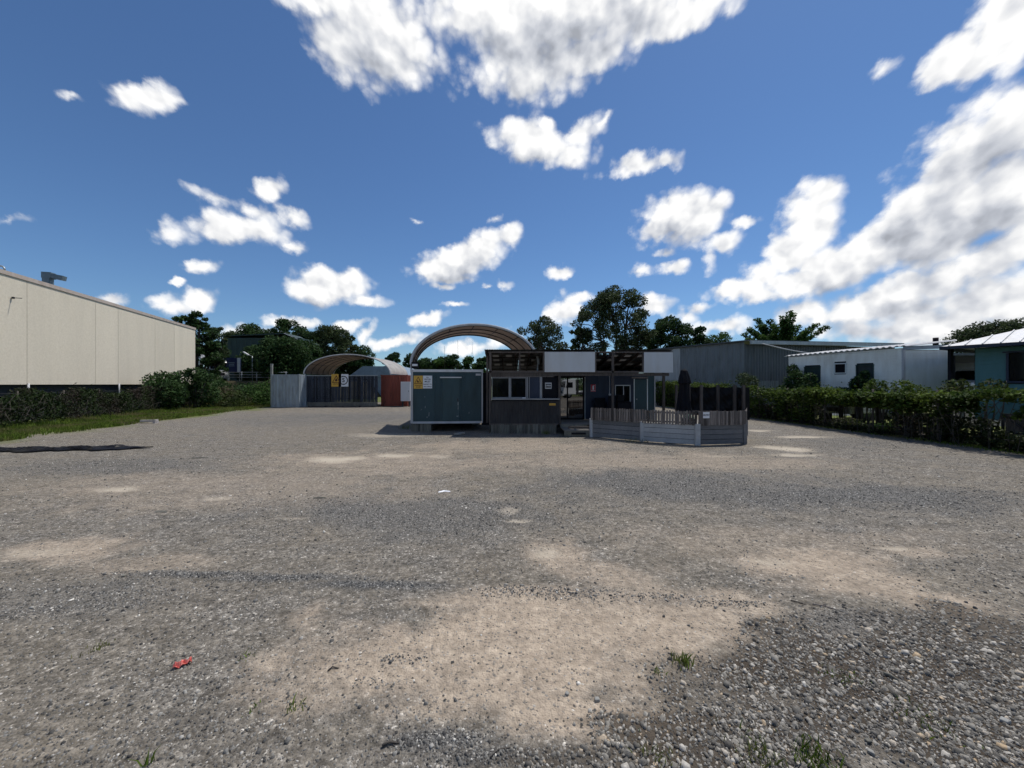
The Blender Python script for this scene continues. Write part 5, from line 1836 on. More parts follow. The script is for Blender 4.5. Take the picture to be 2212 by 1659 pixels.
def stilt_house():
    A = Vector((18.3, 18.0, 0)); B = Vector((16.25, 22.6, 0)); C = Vector((20.6, 18.0, 0))
    t = thing('stilt_house', 'white weatherboard house on stumps with a corrugated roof edge', 'house', A)
    b, c = B - A, C - A
    zf = 1.34
    out = Vector((-b.y, b.x, 0)).normalized()
    if out.x > 0: out = -out
    L = b.length
    # west wall, recorded from the near corner: u metres along b
    def uz(px):                                      # where a sight line meets this wall
        k = (px - CX) / F_PX
        s = (k * A.y - A.x) / (b.x - k * b.y)
        return s * L
    holes = [(uz(1887), uz(1851), 1.55, 3.0), (uz(1828), uz(1803), 2.62, 3.12), (uz(1772), uz(1739), 1.5, 3.0)]
    board_wall(t, (0, 0, 0), b, zf, lambda u: 3.74 - .12 * u, M_['house_white'], .135, out=out, holes=holes)
    fr = [M_['navy'], M_['black'], M_['shed_green']]
    d = b.normalized()
    for i, (u0, u1, z0, z1) in enumerate(holes):
        m = d * ((u0 + u1) / 2); ang = math.atan2(d.y, d.x)
        q = MB().box(m - out * .05 + Vector((0, 0, (z0 + z1) / 2)), (u1 - u0, .03, z1 - z0), ang).build('door' if i == 0 else 'window_pane', (M_['door_dark'], M_['black'], M_['shed_green'])[i], t)  # small window pane is plain black, the dark inside put into its colour
        e = MB()
        for zz in (z0, z1):
            e.box(m + out * .02 + Vector((0, 0, zz)), (u1 - u0 + .08, .07, .05), ang)
        for uu in (u0, u1):
            e.box(d * uu + out * .02 + Vector((0, 0, (z0 + z1) / 2)), (.05, .07, z1 - z0 - .05), ang)
        e.build('window_frame' if i else 'door_frame', M_['shed_green'] if i != 1 else M_['house_grey'], t)
    # south wall
    board_wall(t, (0, 0, 0), c, zf, 3.66, M_['house_grey'], .135, out=(0, -1, 0))
    MB().box((0, -.005, (zf + 3.7) / 2), (.09, .09, 3.7 - zf)).build('corner_board', M_['white_trim'], t)
    # body
    inn = Vector((.06, .06, 0))
    MB().prism([inn, c + Vector((0, .06, 0)), c + b + Vector((0, 0, 0)), b + Vector((.08, 0, 0))], (0, 0, zf + .02), (0, 0, 3.58)).build('inner_wall', M_['dark_block'], t)
    # floor frame and stumps
    MB().prism([out * .02, c + Vector((0, -.02, 0)), c + b, b + out * .02], (0, 0, zf - .22), (0, 0, zf - .005)).build('floor_beam', M_['black'], t)
    for u in (.06, .36, .68, .97):
        for v in (.03, .5, .97):
            p = b * u + c * v
            MB().tube([p + Vector((0, 0, -.05)), p + Vector((0, 0, zf - .2))], .11, 10).build('stump', M_['bark'], t)
    # ribbed roof sheets whose ends show as a row of pale lips
    n = 22; s0 = -.03; vs, fs = [], []
    for i in range(n * 4 + 1):
        u = s0 + (1.03 - s0) * i / (n * 4)
        hgt = [0, .05, .05, 0][i % 4]
        p = b * u + out * .16
        z = 3.78 - .12 * u + hgt
        q = p + c * 1.02 + Vector((0, 0, .26))
        vs += [p + Vector((0, 0, z)), q + Vector((0, 0, z)), p + Vector((0, 0, z + .022)), q + Vector((0, 0, z + .022))]
    for i in range(n * 4):
        k, k2 = i * 4, (i + 1) * 4
        fs += [(k, k2, k2 + 1, k + 1), (k + 2, k + 3, k2 + 3, k2 + 2), (k, k + 2, k2 + 2, k2)]
    MB().raw(vs, fs).build('roof_sheet', M_['roof_white'], t)
    MB().bar(Vector((-.05, -.06, 3.73)), c + Vector((.1, -.06, 3.80)), .05, .17).build('fascia_board', M_['roof_blue'], t)
    MB().tube([c * .80 + Vector((0, .3, 3.9)), c * .80 + Vector((0, .3, 4.25))], .10, 10).build('roof_vent', M_['black'], t)
    return t


stilt_house()


def teal_house():
    A = Vector((17.75, 14.75, 0)); B = Vector((22.3, 5.5, 0))
    t = thing('teal_house', 'teal weatherboard house with a bright white metal roof', 'house', A)
    b = B - A; out = Vector((b.y, -b.x, 0)).normalized()
    if out.x > 0: out = -out
    inn = -out; L = b.length; d = b / L
    def uz(px):
        k = (px - CX) / F_PX
        return (k * A.y - A.x) / (b.x - k * b.y) * L
    u0 = uz(2177); u1 = u0 + 1.5
    holes = [(u0, u1, 2.13, 3.20)]
    board_wall(t, (0, 0, 0), b, .7, 3.42, M_['teal'], .15, out=out, holes=holes)
    back = inn * 7
    board_wall(t, back, (0, 0, 0), .7, 3.42, M_['teal'], .15, out=-d)
    MB().prism([inn * .05 + d * .05, b + inn * .05, b + back, back + d * .05], (0, 0, .7), (0, 0, 3.36)).build('inner_wall', M_['dark_block'], t)
    m = d * ((u0 + u1) / 2); ang = math.atan2(d.y, d.x)
    MB().box(m - out * .02 + Vector((0, 0, 2.66)), (u1 - u0, .02, 1.05), ang).build('window_pane', M_['glass_dark'], t)
    e = MB()
    for zz, hh, oo in ((2.12, .07, .09), (3.21, .05, .05)):
        e.box(m + out * .03 + Vector((0, 0, zz)), (u1 - u0 + .22, oo + .04, hh), ang)
    for uu in (u0, u1):
        e.box(d * uu + out * .03 + Vector((0, 0, 2.66)), (.06, .07, 1.02), ang)
    e.build('window_frame', M_['navy'], t)
    # hip roof with overhang
    zo = 3.52
    e0, e1, e2, e3 = -d * .75 + out * .6, b + out * .6, b + back - out * .6, back - d * .75 - out * .6
    r0, r1 = inn * 3.5 + d * 3.2, inn * 3.5 + b
    up = Vector((0, 0, zo)); rh = Vector((0, 0, zo + 1.45))
    q = MB()
    q.poly([e0 + up, e1 + up, r1 + rh, r0 + rh]); q.poly([e3 + up, e0 + up, r0 + rh]); q.poly([e2 + up, e3 + up, r0 + rh, r1 + rh]); q.poly([e0 + up - Vector((0, 0, .02)), e3 + up - Vector((0, 0, .02)), e2 + up - Vector((0, 0, .02)), e1 + up - Vector((0, 0, .02))])
    # standing ribs on the slope towards the yard
    q.build('roof', M_['roof_white'], t)
    for k in range(26):
        f = (k + .5) / 26
        lo = e0.lerp(e1, f) + up
        hi = r0.lerp(r1, max(0, (f * (L + .75) - 3.95) / (L - 3.2))) + rh if f * (L + .75) > 3.95 else (e0 + up).lerp(r0 + rh, f * (L + .75) / 3.95)
        MB().bar(lo + Vector((0, 0, .02)), hi + Vector((0, 0, .02)), .03, .035).build('roof_rib', M_['roof_white'], t)
    MB().bar(e0 + up + Vector((0, 0, -.06)), e1 + up + Vector((0, 0, -.06)), .08, .12).build('gutter', M_['navy'], t)
    MB().bar(e0 + up + Vector((0, 0, -.06)), e3 + up + Vector((0, 0, -.06)), .08, .12).build('gutter', M_['navy'], t)
    for u in (.2, 3.0, 6.0, 9.0):
        for v in (.2, 3.5, 6.5):
            MB().box(d * u + inn * v + Vector((0, 0, .36)), (.22, .22, .76), ang).build('stump', M_['concrete'], t)
    # carport post and brace at the corner
    p = -d * .62 + out * .1
    MB().box(p + Vector((0, 0, 1.75)), (.11, .11, 3.45)).build('carport_post', M_['black'], t)
    return t


teal_house()

# ground behind the houses stands higher
mb = MB()
mb.raw([(21.2, 18.6, 0), (60, 18.6, 0), (60, 60, 0), (33.2, 29.5, 0), (21.9, 19.2, 1.15), (60, 19.2, 1.2), (60, 59, 1.2), (33.6, 29, 1.15)], [(0, 1, 5, 4), (1, 2, 6, 5), (2, 3, 7, 6), (3, 0, 4, 7), (4, 5, 6, 7)])
tag(mb.build('driveway_pad', M_['concrete']), 'raised concrete driveway between the two houses', 'driveway', kind='structure')


def car(name, label, loc, rz, mat, wagon=True):
    """family car, front towards -x"""
    t = thing(name, label, 'car', loc, rz)
    body = [(-2.15, .38), (-2.2, .72), (-2.05, .92), (-1.15, 1.04), (2.0, 1.06), (2.14, .9), (2.16, .4)]
    MB().prism([(x, -.88, z) for x, z in body], (0, 0, 0), (0, 1.76, 0)).build('body', mat, t, .06)
    top = [(-1.2, 1.0), (-.55, 1.60), (-.25, 1.70), (1.6, 1.68), (1.95, 1.52), (2.08, 1.0)]
    lo = [(x, -.84, z) for x, z in top]; hi = []
    vs = [(x, -(.84 if z < 1.1 else .68), z) for x, z in top] + [(x, (.84 if z < 1.1 else .68), z) for x, z in top]
    n = len(top)
    MB().raw(vs, [tuple(range(n)), tuple(range(2 * n - 1, n - 1, -1))] + [(i, i + n, (i + 1) % n + n, (i + 1) % n) for i in range(n)]).build('cabin', mat, t, .04)
    MB().raw([(-1.19, -.74, 1.05), (-.60, -.62, 1.58), (-.60, .62, 1.58), (-1.19, .74, 1.05)], [(0, 1, 2, 3)]).build('windscreen', M_['glass_dark'], t).location = (-.03, 0, .03)
    for s in (-1, 1):
        for x0, x1 in ((-.85, .15), (.25, 1.15), (1.25, 1.85)):
            xa = x0 + (.45 if x0 < -.5 else .05)
            vs = [(x0, s * .85, 1.10), (x1, s * .85, 1.10), (x1 - .05, s * .715, 1.55), (xa, s * .715, 1.55)]
            MB().raw(vs, [(0, 1, 2, 3)]).build('side_window', M_['glass_dark'], t)
        MB().box((-.80, s * .98, 1.12), (.12, .18, .14)).build('mirror', mat, t, .02)
        MB().box((-2.15, s * .62, .78), (.10, .42, .16)).build('headlight', M_['sign_white'], t, .02)
        MB().box((2.12, s * .68, .90), (.08, .25, .2)).build('tail_light', M_['sign_red'], t)
        for x in (-1.35, 1.35):
            w = MB().tube([(x, s * .68, .34), (x, s * .90, .34)], .34, 18).build('wheel', M_['rubber'], t)
            MB().tube([(x, s * .895, .34), (x, s * .91, .34)], .21, 12).build('rim', M_['galv'], w)
    MB().box((-2.19, 0, .62), (.05, 1.0, .22)).build('grille', M_['steel_dark'], t)
    return t


car('parked_car', 'white wagon parked in the gap between the two houses', (P(2092, 830, 21.9)[0] + 1.1, 22.3, 1.2), R(10), M_['van_white'])
t = thing('orange_bin', 'orange plastic tub beside the parked wagon', 'tub', (P(2066, 826, 20.6)[0], 20.6, 1.2))
MB().lathe([(.28, 0), (.36, .6), (.39, .62), (.39, .66), (.33, .66)], n=16).build('tub', M_['orange'], t)
MB().box((0, -.38, .5), (.2, .04, .05)).build('handle', M_['orange'], t)
t = thing('porch_gate', 'grey timber post and brace beside the parked wagon', 'gate', (P(2077, 830, 19.0)[0], 19.0, 0))
MB().box((0, 0, 1.15), (.17, .10, 2.35)).build('post', M_['picket'], t)
MB().bar((-.85, .06, 1.95), (-.05, .06, 1.45), .05).build('brace', M_['picket'], t)
MB().bar((-.95, .0, 1.35), (.55, .0, 1.35), .05).build('rail', M_['picket'], t)

t = thing('carport', 'dark open carport behind the parked wagon', 'carport', (28.5, 23.8, 1.2))
MB().box((0, 0, 2.42), (10.5, 7.0, .12)).build('roof', M_['shed_dark'], t)
MB().box((0, 3.6, 1.2), (10.5, .08, 2.5)).build('rear_wall', M_['shed_dark'], t)
for x in (-5.0, 0, 5.0):
    MB().box((x, -3.3, 1.18), (.1, .1, 2.38)).build('post', M_['black'], t)

# white utility parked in the undercroft behind the stumps
car('parked_car', 'white car parked low behind the stumps of the stilt house', (20.3, 22.7, .0), R(20), M_['van_white'])
t = thing('roof_sheet_stack', 'pale sheet of roofing leaning behind the house stumps', 'roofing sheet', (P(1800, 905, 24.5)[0], 25.2, 0), R(-20))
MB().prism([(-1.6, 0, 0), (1.6, 0, 0), (1.6, .5, .95), (-1.6, .5, .95)], (0, 0, .01), (0, .02, .02)).build('sheet', M_['white_metal'], t)
MB().box((0, .55, .45), (2.0, .08, .9)).build('prop', M_['post_wood'], t)


# ------------------------------------------------------------------ vine fence along the right side
def vx(Y):
    return 15.05 - .035 * (Y - 12) - .0009 * max(0, Y - 24) ** 2


def vine_fence():
    t = thing('vine_fence', 'wire fence with a thick overhanging crown of green vines along the yard', 'fence', (vx(18), 18, 0))
    O = Vector((vx(18), 18, 0))
    for Y in np.arange(6.5, 40, 2.35):
        MB().tube([Vector((vx(Y), Y, -.05)) - O, Vector((vx(Y), Y, 1.85)) - O], .035, 8).build('post', M_['bark'], t)
    for z in (.35, .95, 1.7):
        pts = [Vector((vx(Y), Y, z)) - O for Y in np.arange(6.5, 40.2, 2.35)]
        MB().tube(pts, .007, 5).build('wire', M_['steel_dark'], t)
    g = np.random.default_rng(14)
    n = 46000
    Y = g.uniform(6.5, 40.5, n)
    X = np.array([vx(q) for q in Y])
    top = 1.66 + .32 * (fbm(Y * .9, Y * 0, 4, 18) - .5) * 2 + np.clip((Y - 19) * .03, 0, .55)
    top = top + np.where(g.uniform(0, 1, n) < .05, g.uniform(0, .30, n), 0)
    skirt = np.where(Y < 18.2, .95 + .50 * (fbm(Y * 1.3, Y * 0 + 5, 3, 28) - .5) * 2, 0.25)
    skirt = np.where((Y > 15.4) & (Y < 18.9), 1.12, skirt)
    r = g.uniform(0, 1, n)
    z = top - (top - skirt) * r ** 1.5
    off = g.normal(0, .26, n) * (1.15 - .55 * r) * (.6 + .9 * fbm(Y * 1.7, z * 1.7, 3, 52)) + .30 * (fbm(Y * .7, Y * 0 + 3, 3, 19) - .5)
    hole = fbm(Y * 1.5, z * 2.2, 3, 61)
    pts = np.stack([X + off - O.x, Y - O.y, z + g.normal(0, .04, n)], 1)[(hole > .40) | (r < .22)]
    leaf_cloud('vines', pts, .125, M_['leaf_vine'], t, .7, .5, 14, kind='stuff')
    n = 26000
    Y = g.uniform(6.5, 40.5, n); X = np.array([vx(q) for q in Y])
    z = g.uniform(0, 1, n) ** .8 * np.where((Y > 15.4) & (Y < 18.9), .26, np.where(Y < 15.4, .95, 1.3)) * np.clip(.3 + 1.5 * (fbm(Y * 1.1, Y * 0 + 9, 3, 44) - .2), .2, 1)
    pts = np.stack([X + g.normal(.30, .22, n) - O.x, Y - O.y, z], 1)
    leaf_cloud('undergrowth', pts, .12, M_['leaf_under_shade'], t, .6, .2, 16, kind='stuff')
    s = MB(); rnd = random.Random(15)
    for k in range(260):
        y = rnd.uniform(7, 39.5); x = vx(y) + rnd.gauss(0, .12)
        p0 = Vector((x, y, 0)) - O
        p1 = p0 + Vector((rnd.gauss(0, .08), rnd.gauss(0, .12), .8)); p2 = p1 + Vector((rnd.gauss(0, .15), rnd.gauss(0, .3), rnd.uniform(.4, .9)))
        s.tube([p0, p1, p2], .010, 4, False)
    o = s.build('stems', M_['bark'], t); o['kind'] = 'stuff'
    return t


vine_fence()

# creepers climbing the stilt house wall and weeds below the fence
bush('wall_creeper', 'dark creeper climbing over the left doorway of the stilt house',
     [(15.9, 21.6, 2.0, .5, .7, .85), (16.05, 22.0, 2.85, .28, .35, .35), (15.9, 20.9, 1.6, .55, .9, .7), (15.8, 22.1, 1.2, .6, .8, .9), (16.1, 20.8, 2.3, .3, .4, .35), (15.8, 20.6, .8, .5, .8, .7)], 7500, .15, M_['leaf_dark'], 31, cat='creeper', stems=10)
bush('wall_creeper', 'dark creeper spreading below the tall dark doorway of the stilt house',
     [(17.15, 19.0, 1.95, .35, .5, .50), (16.7, 19.5, 1.5, .4, .8, .38), (17.0, 18.3, 1.5, .45, .6, .38), (17.3, 18.9, 2.45, .18, .25, .30), (16.4, 20.2, 1.4, .35, .6, .35)], 5200, .14, M_['leaf_dark'], 32, cat='creeper', stems=8)
bush('hedge_shrub', 'tall vine shoots breaking out of the hedge before the stilt house corner',
     [(15.3, 16.2, 1.9, .35, .5, .35), (15.4, 15.2, 1.95, .3, .4, .3), (15.1, 14.4, 1.75, .35, .5, .3)], 900, .13, M_['leaf_vine'], 35, stems=8)
bush('hedge_shrub', 'loose grey green shrub rising above the hedge before the metal shed',
     [(15.4, 25.0, 2.2, .6, .6, .45), (15.8, 26.2, 2.4, .5, .6, .45)], 900, .15, M_['leaf_gum'], 33, stems=10)
bush('hedge_shrub', 'bronze tinted shrub tip rising over the hedge below the teal wall',
     [(16.1, 13.9, 1.9, .5, .4, .35), (16.5, 13.2, 1.95, .4, .35, .3), (16.3, 14.2, 1.5, .5, .4, .5)], 1300, .11, M_['leaf_under'], 34, stems=8)
for k, (x, y, s_) in enumerate(((15.2, 22.6, .8), (15.3, 20.6, .7), (15.25, 17.4, .75), (15.4, 15.6, .65), (15.5, 13.6, .55), (15.5, 11.9, .6), (15.6, 10.4, .6))):
    bush('fence_weed', ('weed clump at the foot of the dark creeper', 'green weed before the stumps of the stilt house', 'leafy weed under the white tub end of the fence', 'weed clump beside the low plank stack', 'weed between the bleached boards and the fence', 'weed at the hinge of the steel gate', 'weed past the steel gate under the vines')[k],
         [(x, y, .35 * s_, .45, .8 * s_, .42 * s_), (x + .15, y + .5, .3 * s_, .4, .6 * s_, .35 * s_)], 900, .12, M_['leaf_under'] if k % 3 else M_['leaf_green'], 40 + k, 'weeds along the right fence', 'weed', 6)


# odds and ends seen through the fence
def junk(name, label, cat, loc, rz, parts):
    t = thing(name, label, cat, loc, rz)
    for nm, c, s, m in parts:
        MB().box(c, s).build(nm, M_[m], t)
    return t


junk('timber_stack', 'low stack of pale grey planks lying behind the vine fence', 'timber', (16.0, 15.7, .0), R(80),
     [('plank', (0, 0, .10), (2.4, .2, .06), 'picket'), ('plank', (.2, .05, .17), (2.1, .18, .05), 'picket'), ('plank', (-.1, .25, .10), (2.3, .16, .06), 'deck'), ('bearer', (-.8, .1, .035), (.1, .6, .07), 'post_wood'), ('bearer', (.8, .1, .035), (.1, .6, .07), 'post_wood')])
junk('timber_stack', 'two bleached boards propped above the ground near the yard gate', 'timber', (16.1, 13.5, .0), R(82),
     [('plank', (0, 0, .55), (1.3, .12, .03), 'white_trim'), ('plank', (.2, .0, .30), (1.5, .14, .04), 'picket'), ('prop', (-.5, 0, .27), (.08, .1, .53), 'post_wood'), ('prop', (.55, 0, .27), (.08, .1, .53), 'post_wood')])
junk('white_tub', 'small white box on a stake in the undergrowth behind the fence', 'box', (15.75, 14.6, .0), R(60),
     [('box', (0, 0, .62), (.30, .2, .15), 'white_metal'), ('lid', (0, 0, .70), (.32, .22, .02), 'white_trim'), ('stake', (0, 0, .27), (.05, .05, .56), 'post_wood')])


def yard_gate():
    t = thing('steel_gate', 'dark braced gate frame with pale panels under the vines', 'gate', (15.75, 12.35, 0), R(-78))
    for x in (0, .62, 1.45):
        MB().box((x, 0, .55), (.06, .05, 1.12)).build('stile', M_['steel_dark'], t)
    for z in (.06, .50, 1.08):
        MB().box((.725, 0, z), (1.45, .045, .05)).build('rail', M_['steel_dark'], t)
    MB().bar((.05, -.03, 1.05), (.58, -.03, .52), .05).build('brace', M_['steel_dark'], t)
    MB().bar((.05, -.03, .48), (.58, -.03, .08), .05).build('brace', M_['steel_dark'], t)
    MB().box((.31, .05, .80), (.56, .015, .50)).build('panel', M_['picket'], t)
    MB().box((1.04, .05, .78), (.76, .015, .52)).build('panel', M_['house_grey'], t)
    MB().box((.31, .05, .28), (.56, .015, .38)).build('panel', M_['house_grey'], t)
    return t


yard_gate()

# ================================================================== trees
def make_tree(name, label, px, top_py, width_px, Y, mat, bark, seed, n_clump=26, leaves=9000, leaf=.34, base_frac=.30, clump=.17, z0=0.0, forks=3, group=None, airy=.5, lean=0.0, flat=1.0):
    """trunk that forks into limbs; every limb ends in leaf clumps set through the crown, with sky between them"""
    x = (px - CX) / F_PX * Y
    H = EYE + (CY - top_py) / F_PX * Y - z0
    W = width_px / F_PX * Y / 2
    t = thing(name, label, 'tree', (x, Y, z0), 0, group)
    rnd = random.Random(seed)
    zc0 = H * base_frac; ch = (H - zc0) / 2; zc = zc0 + ch
    clumps = []
    for k in range(n_clump):
        a = k * 2.39996 + rnd.uniform(-.4, .4)
        v = 1 - 2 * (k + .5) / n_clump
        rr = math.sqrt(max(0, 1 - v * v)) ** .8 * (rnd.uniform(.72, 1.0) if k % 4 else rnd.uniform(.2, .6))
        r = W * clump * rnd.uniform(.8, 1.35)
        cz = zc + ch * v * rnd.uniform(.80, .92) + rnd.uniform(-.05, .05) * ch
        c = Vector((rr * (W - r * .9) * math.cos(a) + lean * cz, rr * (W - r * .9) * math.sin(a), min(cz, H - r * .8)))
        clumps.append((c.x, c.y, c.z, r * 1.25, r * 1.25, r * .85 * flat))
    tb = MB()
    tr = max(.10, H * .018)
    fork = Vector((rnd.uniform(-.1, .1) * W, 0, zc0 * rnd.uniform(.6, .9)))
    tb.tube([Vector((0, 0, -.1)), Vector((rnd.uniform(-.05, .05) * W, 0, fork.z * .5)), fork], [tr * 1.25, tr, tr * .85], 8)
    hubs = []
    for f in range(forks):
        a = f * 6.283 / forks + rnd.uniform(-.5, .5)
        h = Vector((math.cos(a) * W * .30, math.sin(a) * W * .30, zc + rnd.uniform(-.25, .25) * ch))
        m = fork.lerp(h, .5) + Vector((math.cos(a), math.sin(a), 0)) * W * .05
        tb.tube([fork, m, h], [tr * .75, tr * .55, tr * .38], 6)
        hubs.append(h)
    tb.build('trunk', M_[bark], t)
    lb = MB()
    for c in clumps:
        cv = Vector(c[:3]); h = min(hubs + [fork], key=lambda q: (q - cv).length + max(0, q.z - cv.z) * 1.5)
        m = h.lerp(cv, .5) + Vector((0, 0, (cv - h).length * .08))
        lb.tube([h, m, cv], [tr * .30, tr * .18, tr * .06], 5, False)
        for q in range(3):
            e = cv + Vector((rnd.gauss(0, .6) * c[3], rnd.gauss(0, .6) * c[4], rnd.gauss(.1, .5) * c[5]))
            lb.tube([m.lerp(cv, .7), e], [tr * .08, tr * .03], 4, False)
    o = lb.build('limbs', M_[bark], t); o['kind'] = 'stuff'
    pts = blob_points(clumps, leaves, seed, .25)
    g = np.random.default_rng(seed + 1)
    keep = g.uniform(0, 1, len(pts)) < np.clip(.25 + 1.5 * (fbm(pts[:, 0] * 1.6 / max(W, 1) * 4 + seed, pts[:, 2] * 1.6 / max(W, 1) * 4 + pts[:, 1] * .7, 3, seed) - .5 + .5 * (1 - airy)), .08, 1)
    leaf_cloud('crown', pts[keep], leaf, mat, t, .55, .2, seed + 2)
    return t


G1 = 'gum trees behind the kiosk'
make_tree('gum_tree', 'tallest spreading gum tree with an open crown behind the kiosk', 1322, 616, 182, 45, M_['leaf_gum'], 'bark', 101, 80, 40000, .27, .16, .15, forks=5, group=G1, airy=.45)
make_tree('gum_tree', 'smaller round gum tree beside the tall arched shelter', 1170, 682, 122, 48, M_['leaf_gum'], 'bark', 102, 46, 20000, .26, .22, .17, forks=4, group=G1, airy=.45)
make_tree('gum_tree', 'dense dark gum tree between the tallest gum and the metal shed', 1444, 680, 122, 48, M_['leaf_dark'], 'bark', 103, 46, 24000, .28, .10, .20, forks=4, group=G1, airy=.3)
make_tree('gum_tree', 'thin low gum branch cluster hanging beside the tallest gum', 1252, 700, 52, 44, M_['leaf_gum'], 'bark', 104, 14, 3800, .28, .40, .22, forks=3, group=G1, airy=.5, lean=-.03)
make_tree('dark_tree', 'pointed dark tree rising just left of the metal shed roof', 1510, 703, 58, 50, M_['leaf_dark'], 'bark', 105, 20, 9000, .28, .20, .28, airy=.25)
make_tree('small_tree', 'low green tree just above the metal shed roof', 1556, 716, 80, 52, M_['leaf_green'], 'bark', 106, 22, 9000, .28, .15, .26, airy=.25)


def frond_tree():
    """broad tree of long upswept leafy boughs"""
    Y = 47.0; x = (1690 - CX) / F_PX * Y
    t = thing('spreading_tree', 'bright green tree of upswept leafy boughs above the metal shed', 'tree', (x, Y, 0))
    rnd = random.Random(55); tb = MB(); blobs = []
    tb.tube([(0, 0, -.1), (0, 0, 2.5), (.1, 0, 5.0)], [.32, .26, .2], 8)
    tb.build('trunk', M_['bark'], t)
    lb = MB()
    for k in range(38):
        a = k * 2.39996; e = rnd.uniform(.05, 1.35)
        L = rnd.uniform(4.2, 6.6) * (1.0 if e < .8 else .85)
        st = Vector((0, 0, rnd.uniform(4.6, 6.9)))
        d = Vector((math.cos(a) * math.cos(e), math.sin(a) * math.cos(e) * .8, math.sin(e) * .85))
        tip = st + d * L
        if tip.z > 11.3:
            tip.z = 11.3 - rnd.uniform(0, 1.2)
        m = st.lerp(tip, .5) - Vector((0, 0, .25))
        lb.tube([st, m, tip], [.07, .045, .012], 5, False)
        for q in range(9):
            f = .28 + .72 * q / 8
            c = st.lerp(m, f * 2) if f < .5 else m.lerp(tip, f * 2 - 1)
            blobs.append((c.x, c.y, c.z, .48, .48, .30))
    o = lb.build('limbs', M_['bark'], t); o['kind'] = 'stuff'
    leaf_cloud('crown', blob_points(blobs, 22000, 56, .1), .30, M_['leaf_green'], t, .5, .3, 57)
    return t


frond_tree()
make_tree('street_tree', 'rounded grey green tree behind the white roof of the teal house', 2150, 693, 165, 40, M_['leaf_gum'], 'bark', 107, 46, 24000, .26, .30, .20, airy=.3)
G2 = 'dark trees on the skyline behind the green shed'
make_tree('skyline_tree', 'dark domed tree just above the ridge of the green shed', 540, 697, 80, 80, M_['leaf_dark'], 'bark', 108, 26, 12000, .42, .25, .27, group=G2, airy=.25)
make_tree('skyline_tree', 'tallest dark domed tree over the gable end of the green shed', 626, 688, 100, 82, M_['leaf_dark'], 'bark', 109, 34, 19000, .42, .20, .25, group=G2, airy=.3)
make_tree('skyline_tree', 'wide see-through dark tree above the small arched shelter', 717, 702, 116, 76, M_['leaf_gum'], 'bark', 110, 44, 20000, .42, .15, .21, group=G2, airy=.45)
make_tree('skyline_tree', 'thin topped dark tree left of the ridge of the green shed', 500, 712, 74, 84, M_['leaf_gum'], 'bark', 141, 24, 9000, .40, .20, .24, group=G2, airy=.45)
make_tree('skyline_tree', 'dark tree filling the gap between the two domed trees over the shed', 582, 706, 74, 84, M_['leaf_gum'], 'bark', 142, 26, 10000, .40, .20, .24, group=G2, airy=.35)
make_tree('skyline_tree', 'dark tree just past the gable of the green shed', 672, 712, 84, 80, M_['leaf_dark'], 'bark', 143, 30, 14000, .40, .10, .24, group=G2, airy=.3)
make_tree('skyline_tree', 'open dark tree at the right end of the skyline row', 752, 724, 66, 78, M_['leaf_gum'], 'bark', 144, 24, 9000, .40, .15, .23, group=G2, airy=.45)
make_tree('skyline_tree', 'low dark tree beyond the crest of the small arched shelter', 783, 746, 70, 78, M_['leaf_dark'], 'bark', 111, 18, 7000, .42, .15, .3, group=G2, airy=.2)
G3 = 'far dark trees beyond the pale blue roof'
for k, (px, ty, w, sd, lb) in enumerate(((838, 770, 44, 112, 'small round dark tree left of the far tree pair'), (851, 757, 46, 113, 'far dark tree with the higher rounded crown beyond the blue roof'), (886, 762, 48, 114, 'far dark tree close to the rim of the tall shelter'))):
    make_tree('far_tree', lb, px, ty, w, 86, M_['leaf_dark'], 'bark', sd, 14, 4500, .48, .12, .3, group=G3, airy=.2)
G4 = 'row of green trees seen through the tall shelter'
for k, (px, ty, w, sd, lb) in enumerate(((918, 772, 60, 120, 'green tree at the left end of the row inside the arch'), (950, 771, 56, 121, 'green tree with a broad crown in the row inside the arch'), (978, 765, 56, 122, 'tallest green tree of the row inside the arch'), (1012, 768, 56, 123, 'green tree next to the kiosk end of the row inside the arch'), (1046, 770, 56, 124, 'green tree of the row nearest the kiosk roof edge'))):
    make_tree('row_tree', lb, px, ty, w, 62, M_['leaf_green'] if k % 2 else M_['leaf_dark'], 'bark', sd, 18, 7000, .36, .05, .3, group=G4, airy=.15)
G5 = 'dark trees around the green shed'
make_tree('bank_tree', 'dark tree with thin reaching top branches at the warehouse corner', 433, 694, 112, 45, M_['leaf_dark'], 'bark', 130, 46, 16000, .30, .06, .19, group=G5, airy=.6, z0=0, forks=4)
make_tree('bank_tree', 'thin sapling crown poking over the warehouse roof end', 396, 681, 44, 44, M_['leaf_dark'], 'bark', 136, 9, 1500, .30, .80, .30, group=G5, airy=.4, forks=2)
make_tree('bank_tree', 'tufted sapling top beside the warehouse roof corner', 424, 672, 40, 44.5, M_['leaf_dark'], 'bark', 137, 8, 1400, .30, .82, .32, group=G5, airy=.4, forks=2)
make_tree('bank_tree', 'slender leafy tree leaning out beside the warehouse corner tree', 468, 700, 62, 46.5, M_['leaf_gum'], 'bark', 131, 20, 5000, .26, .45, .2, group=G5, airy=.55, forks=3, lean=.02)
make_tree('bank_tree', 'broad dark tree covering the lower front of the green shed', 607, 728, 140, 49, M_['leaf_dark'], 'bark', 132, 46, 26000, .34, .03, .26, group=G5, airy=.12, z0=1.0)
make_tree('bank_tree', 'dark low tree between the hoarding and the broad tree', 548, 745, 80, 52, M_['leaf_dark'], 'bark', 133, 24, 10000, .30, .10, .28, group=G5, airy=.3, z0=1.0)
make_tree('bank_tree', 'dark tree filling the gap behind the parked truck', 452, 742, 92, 52.5, M_['leaf_dark'], 'bark', 134, 26, 11000, .32, .02, .27, group=G5, airy=.15, z0=1.0)

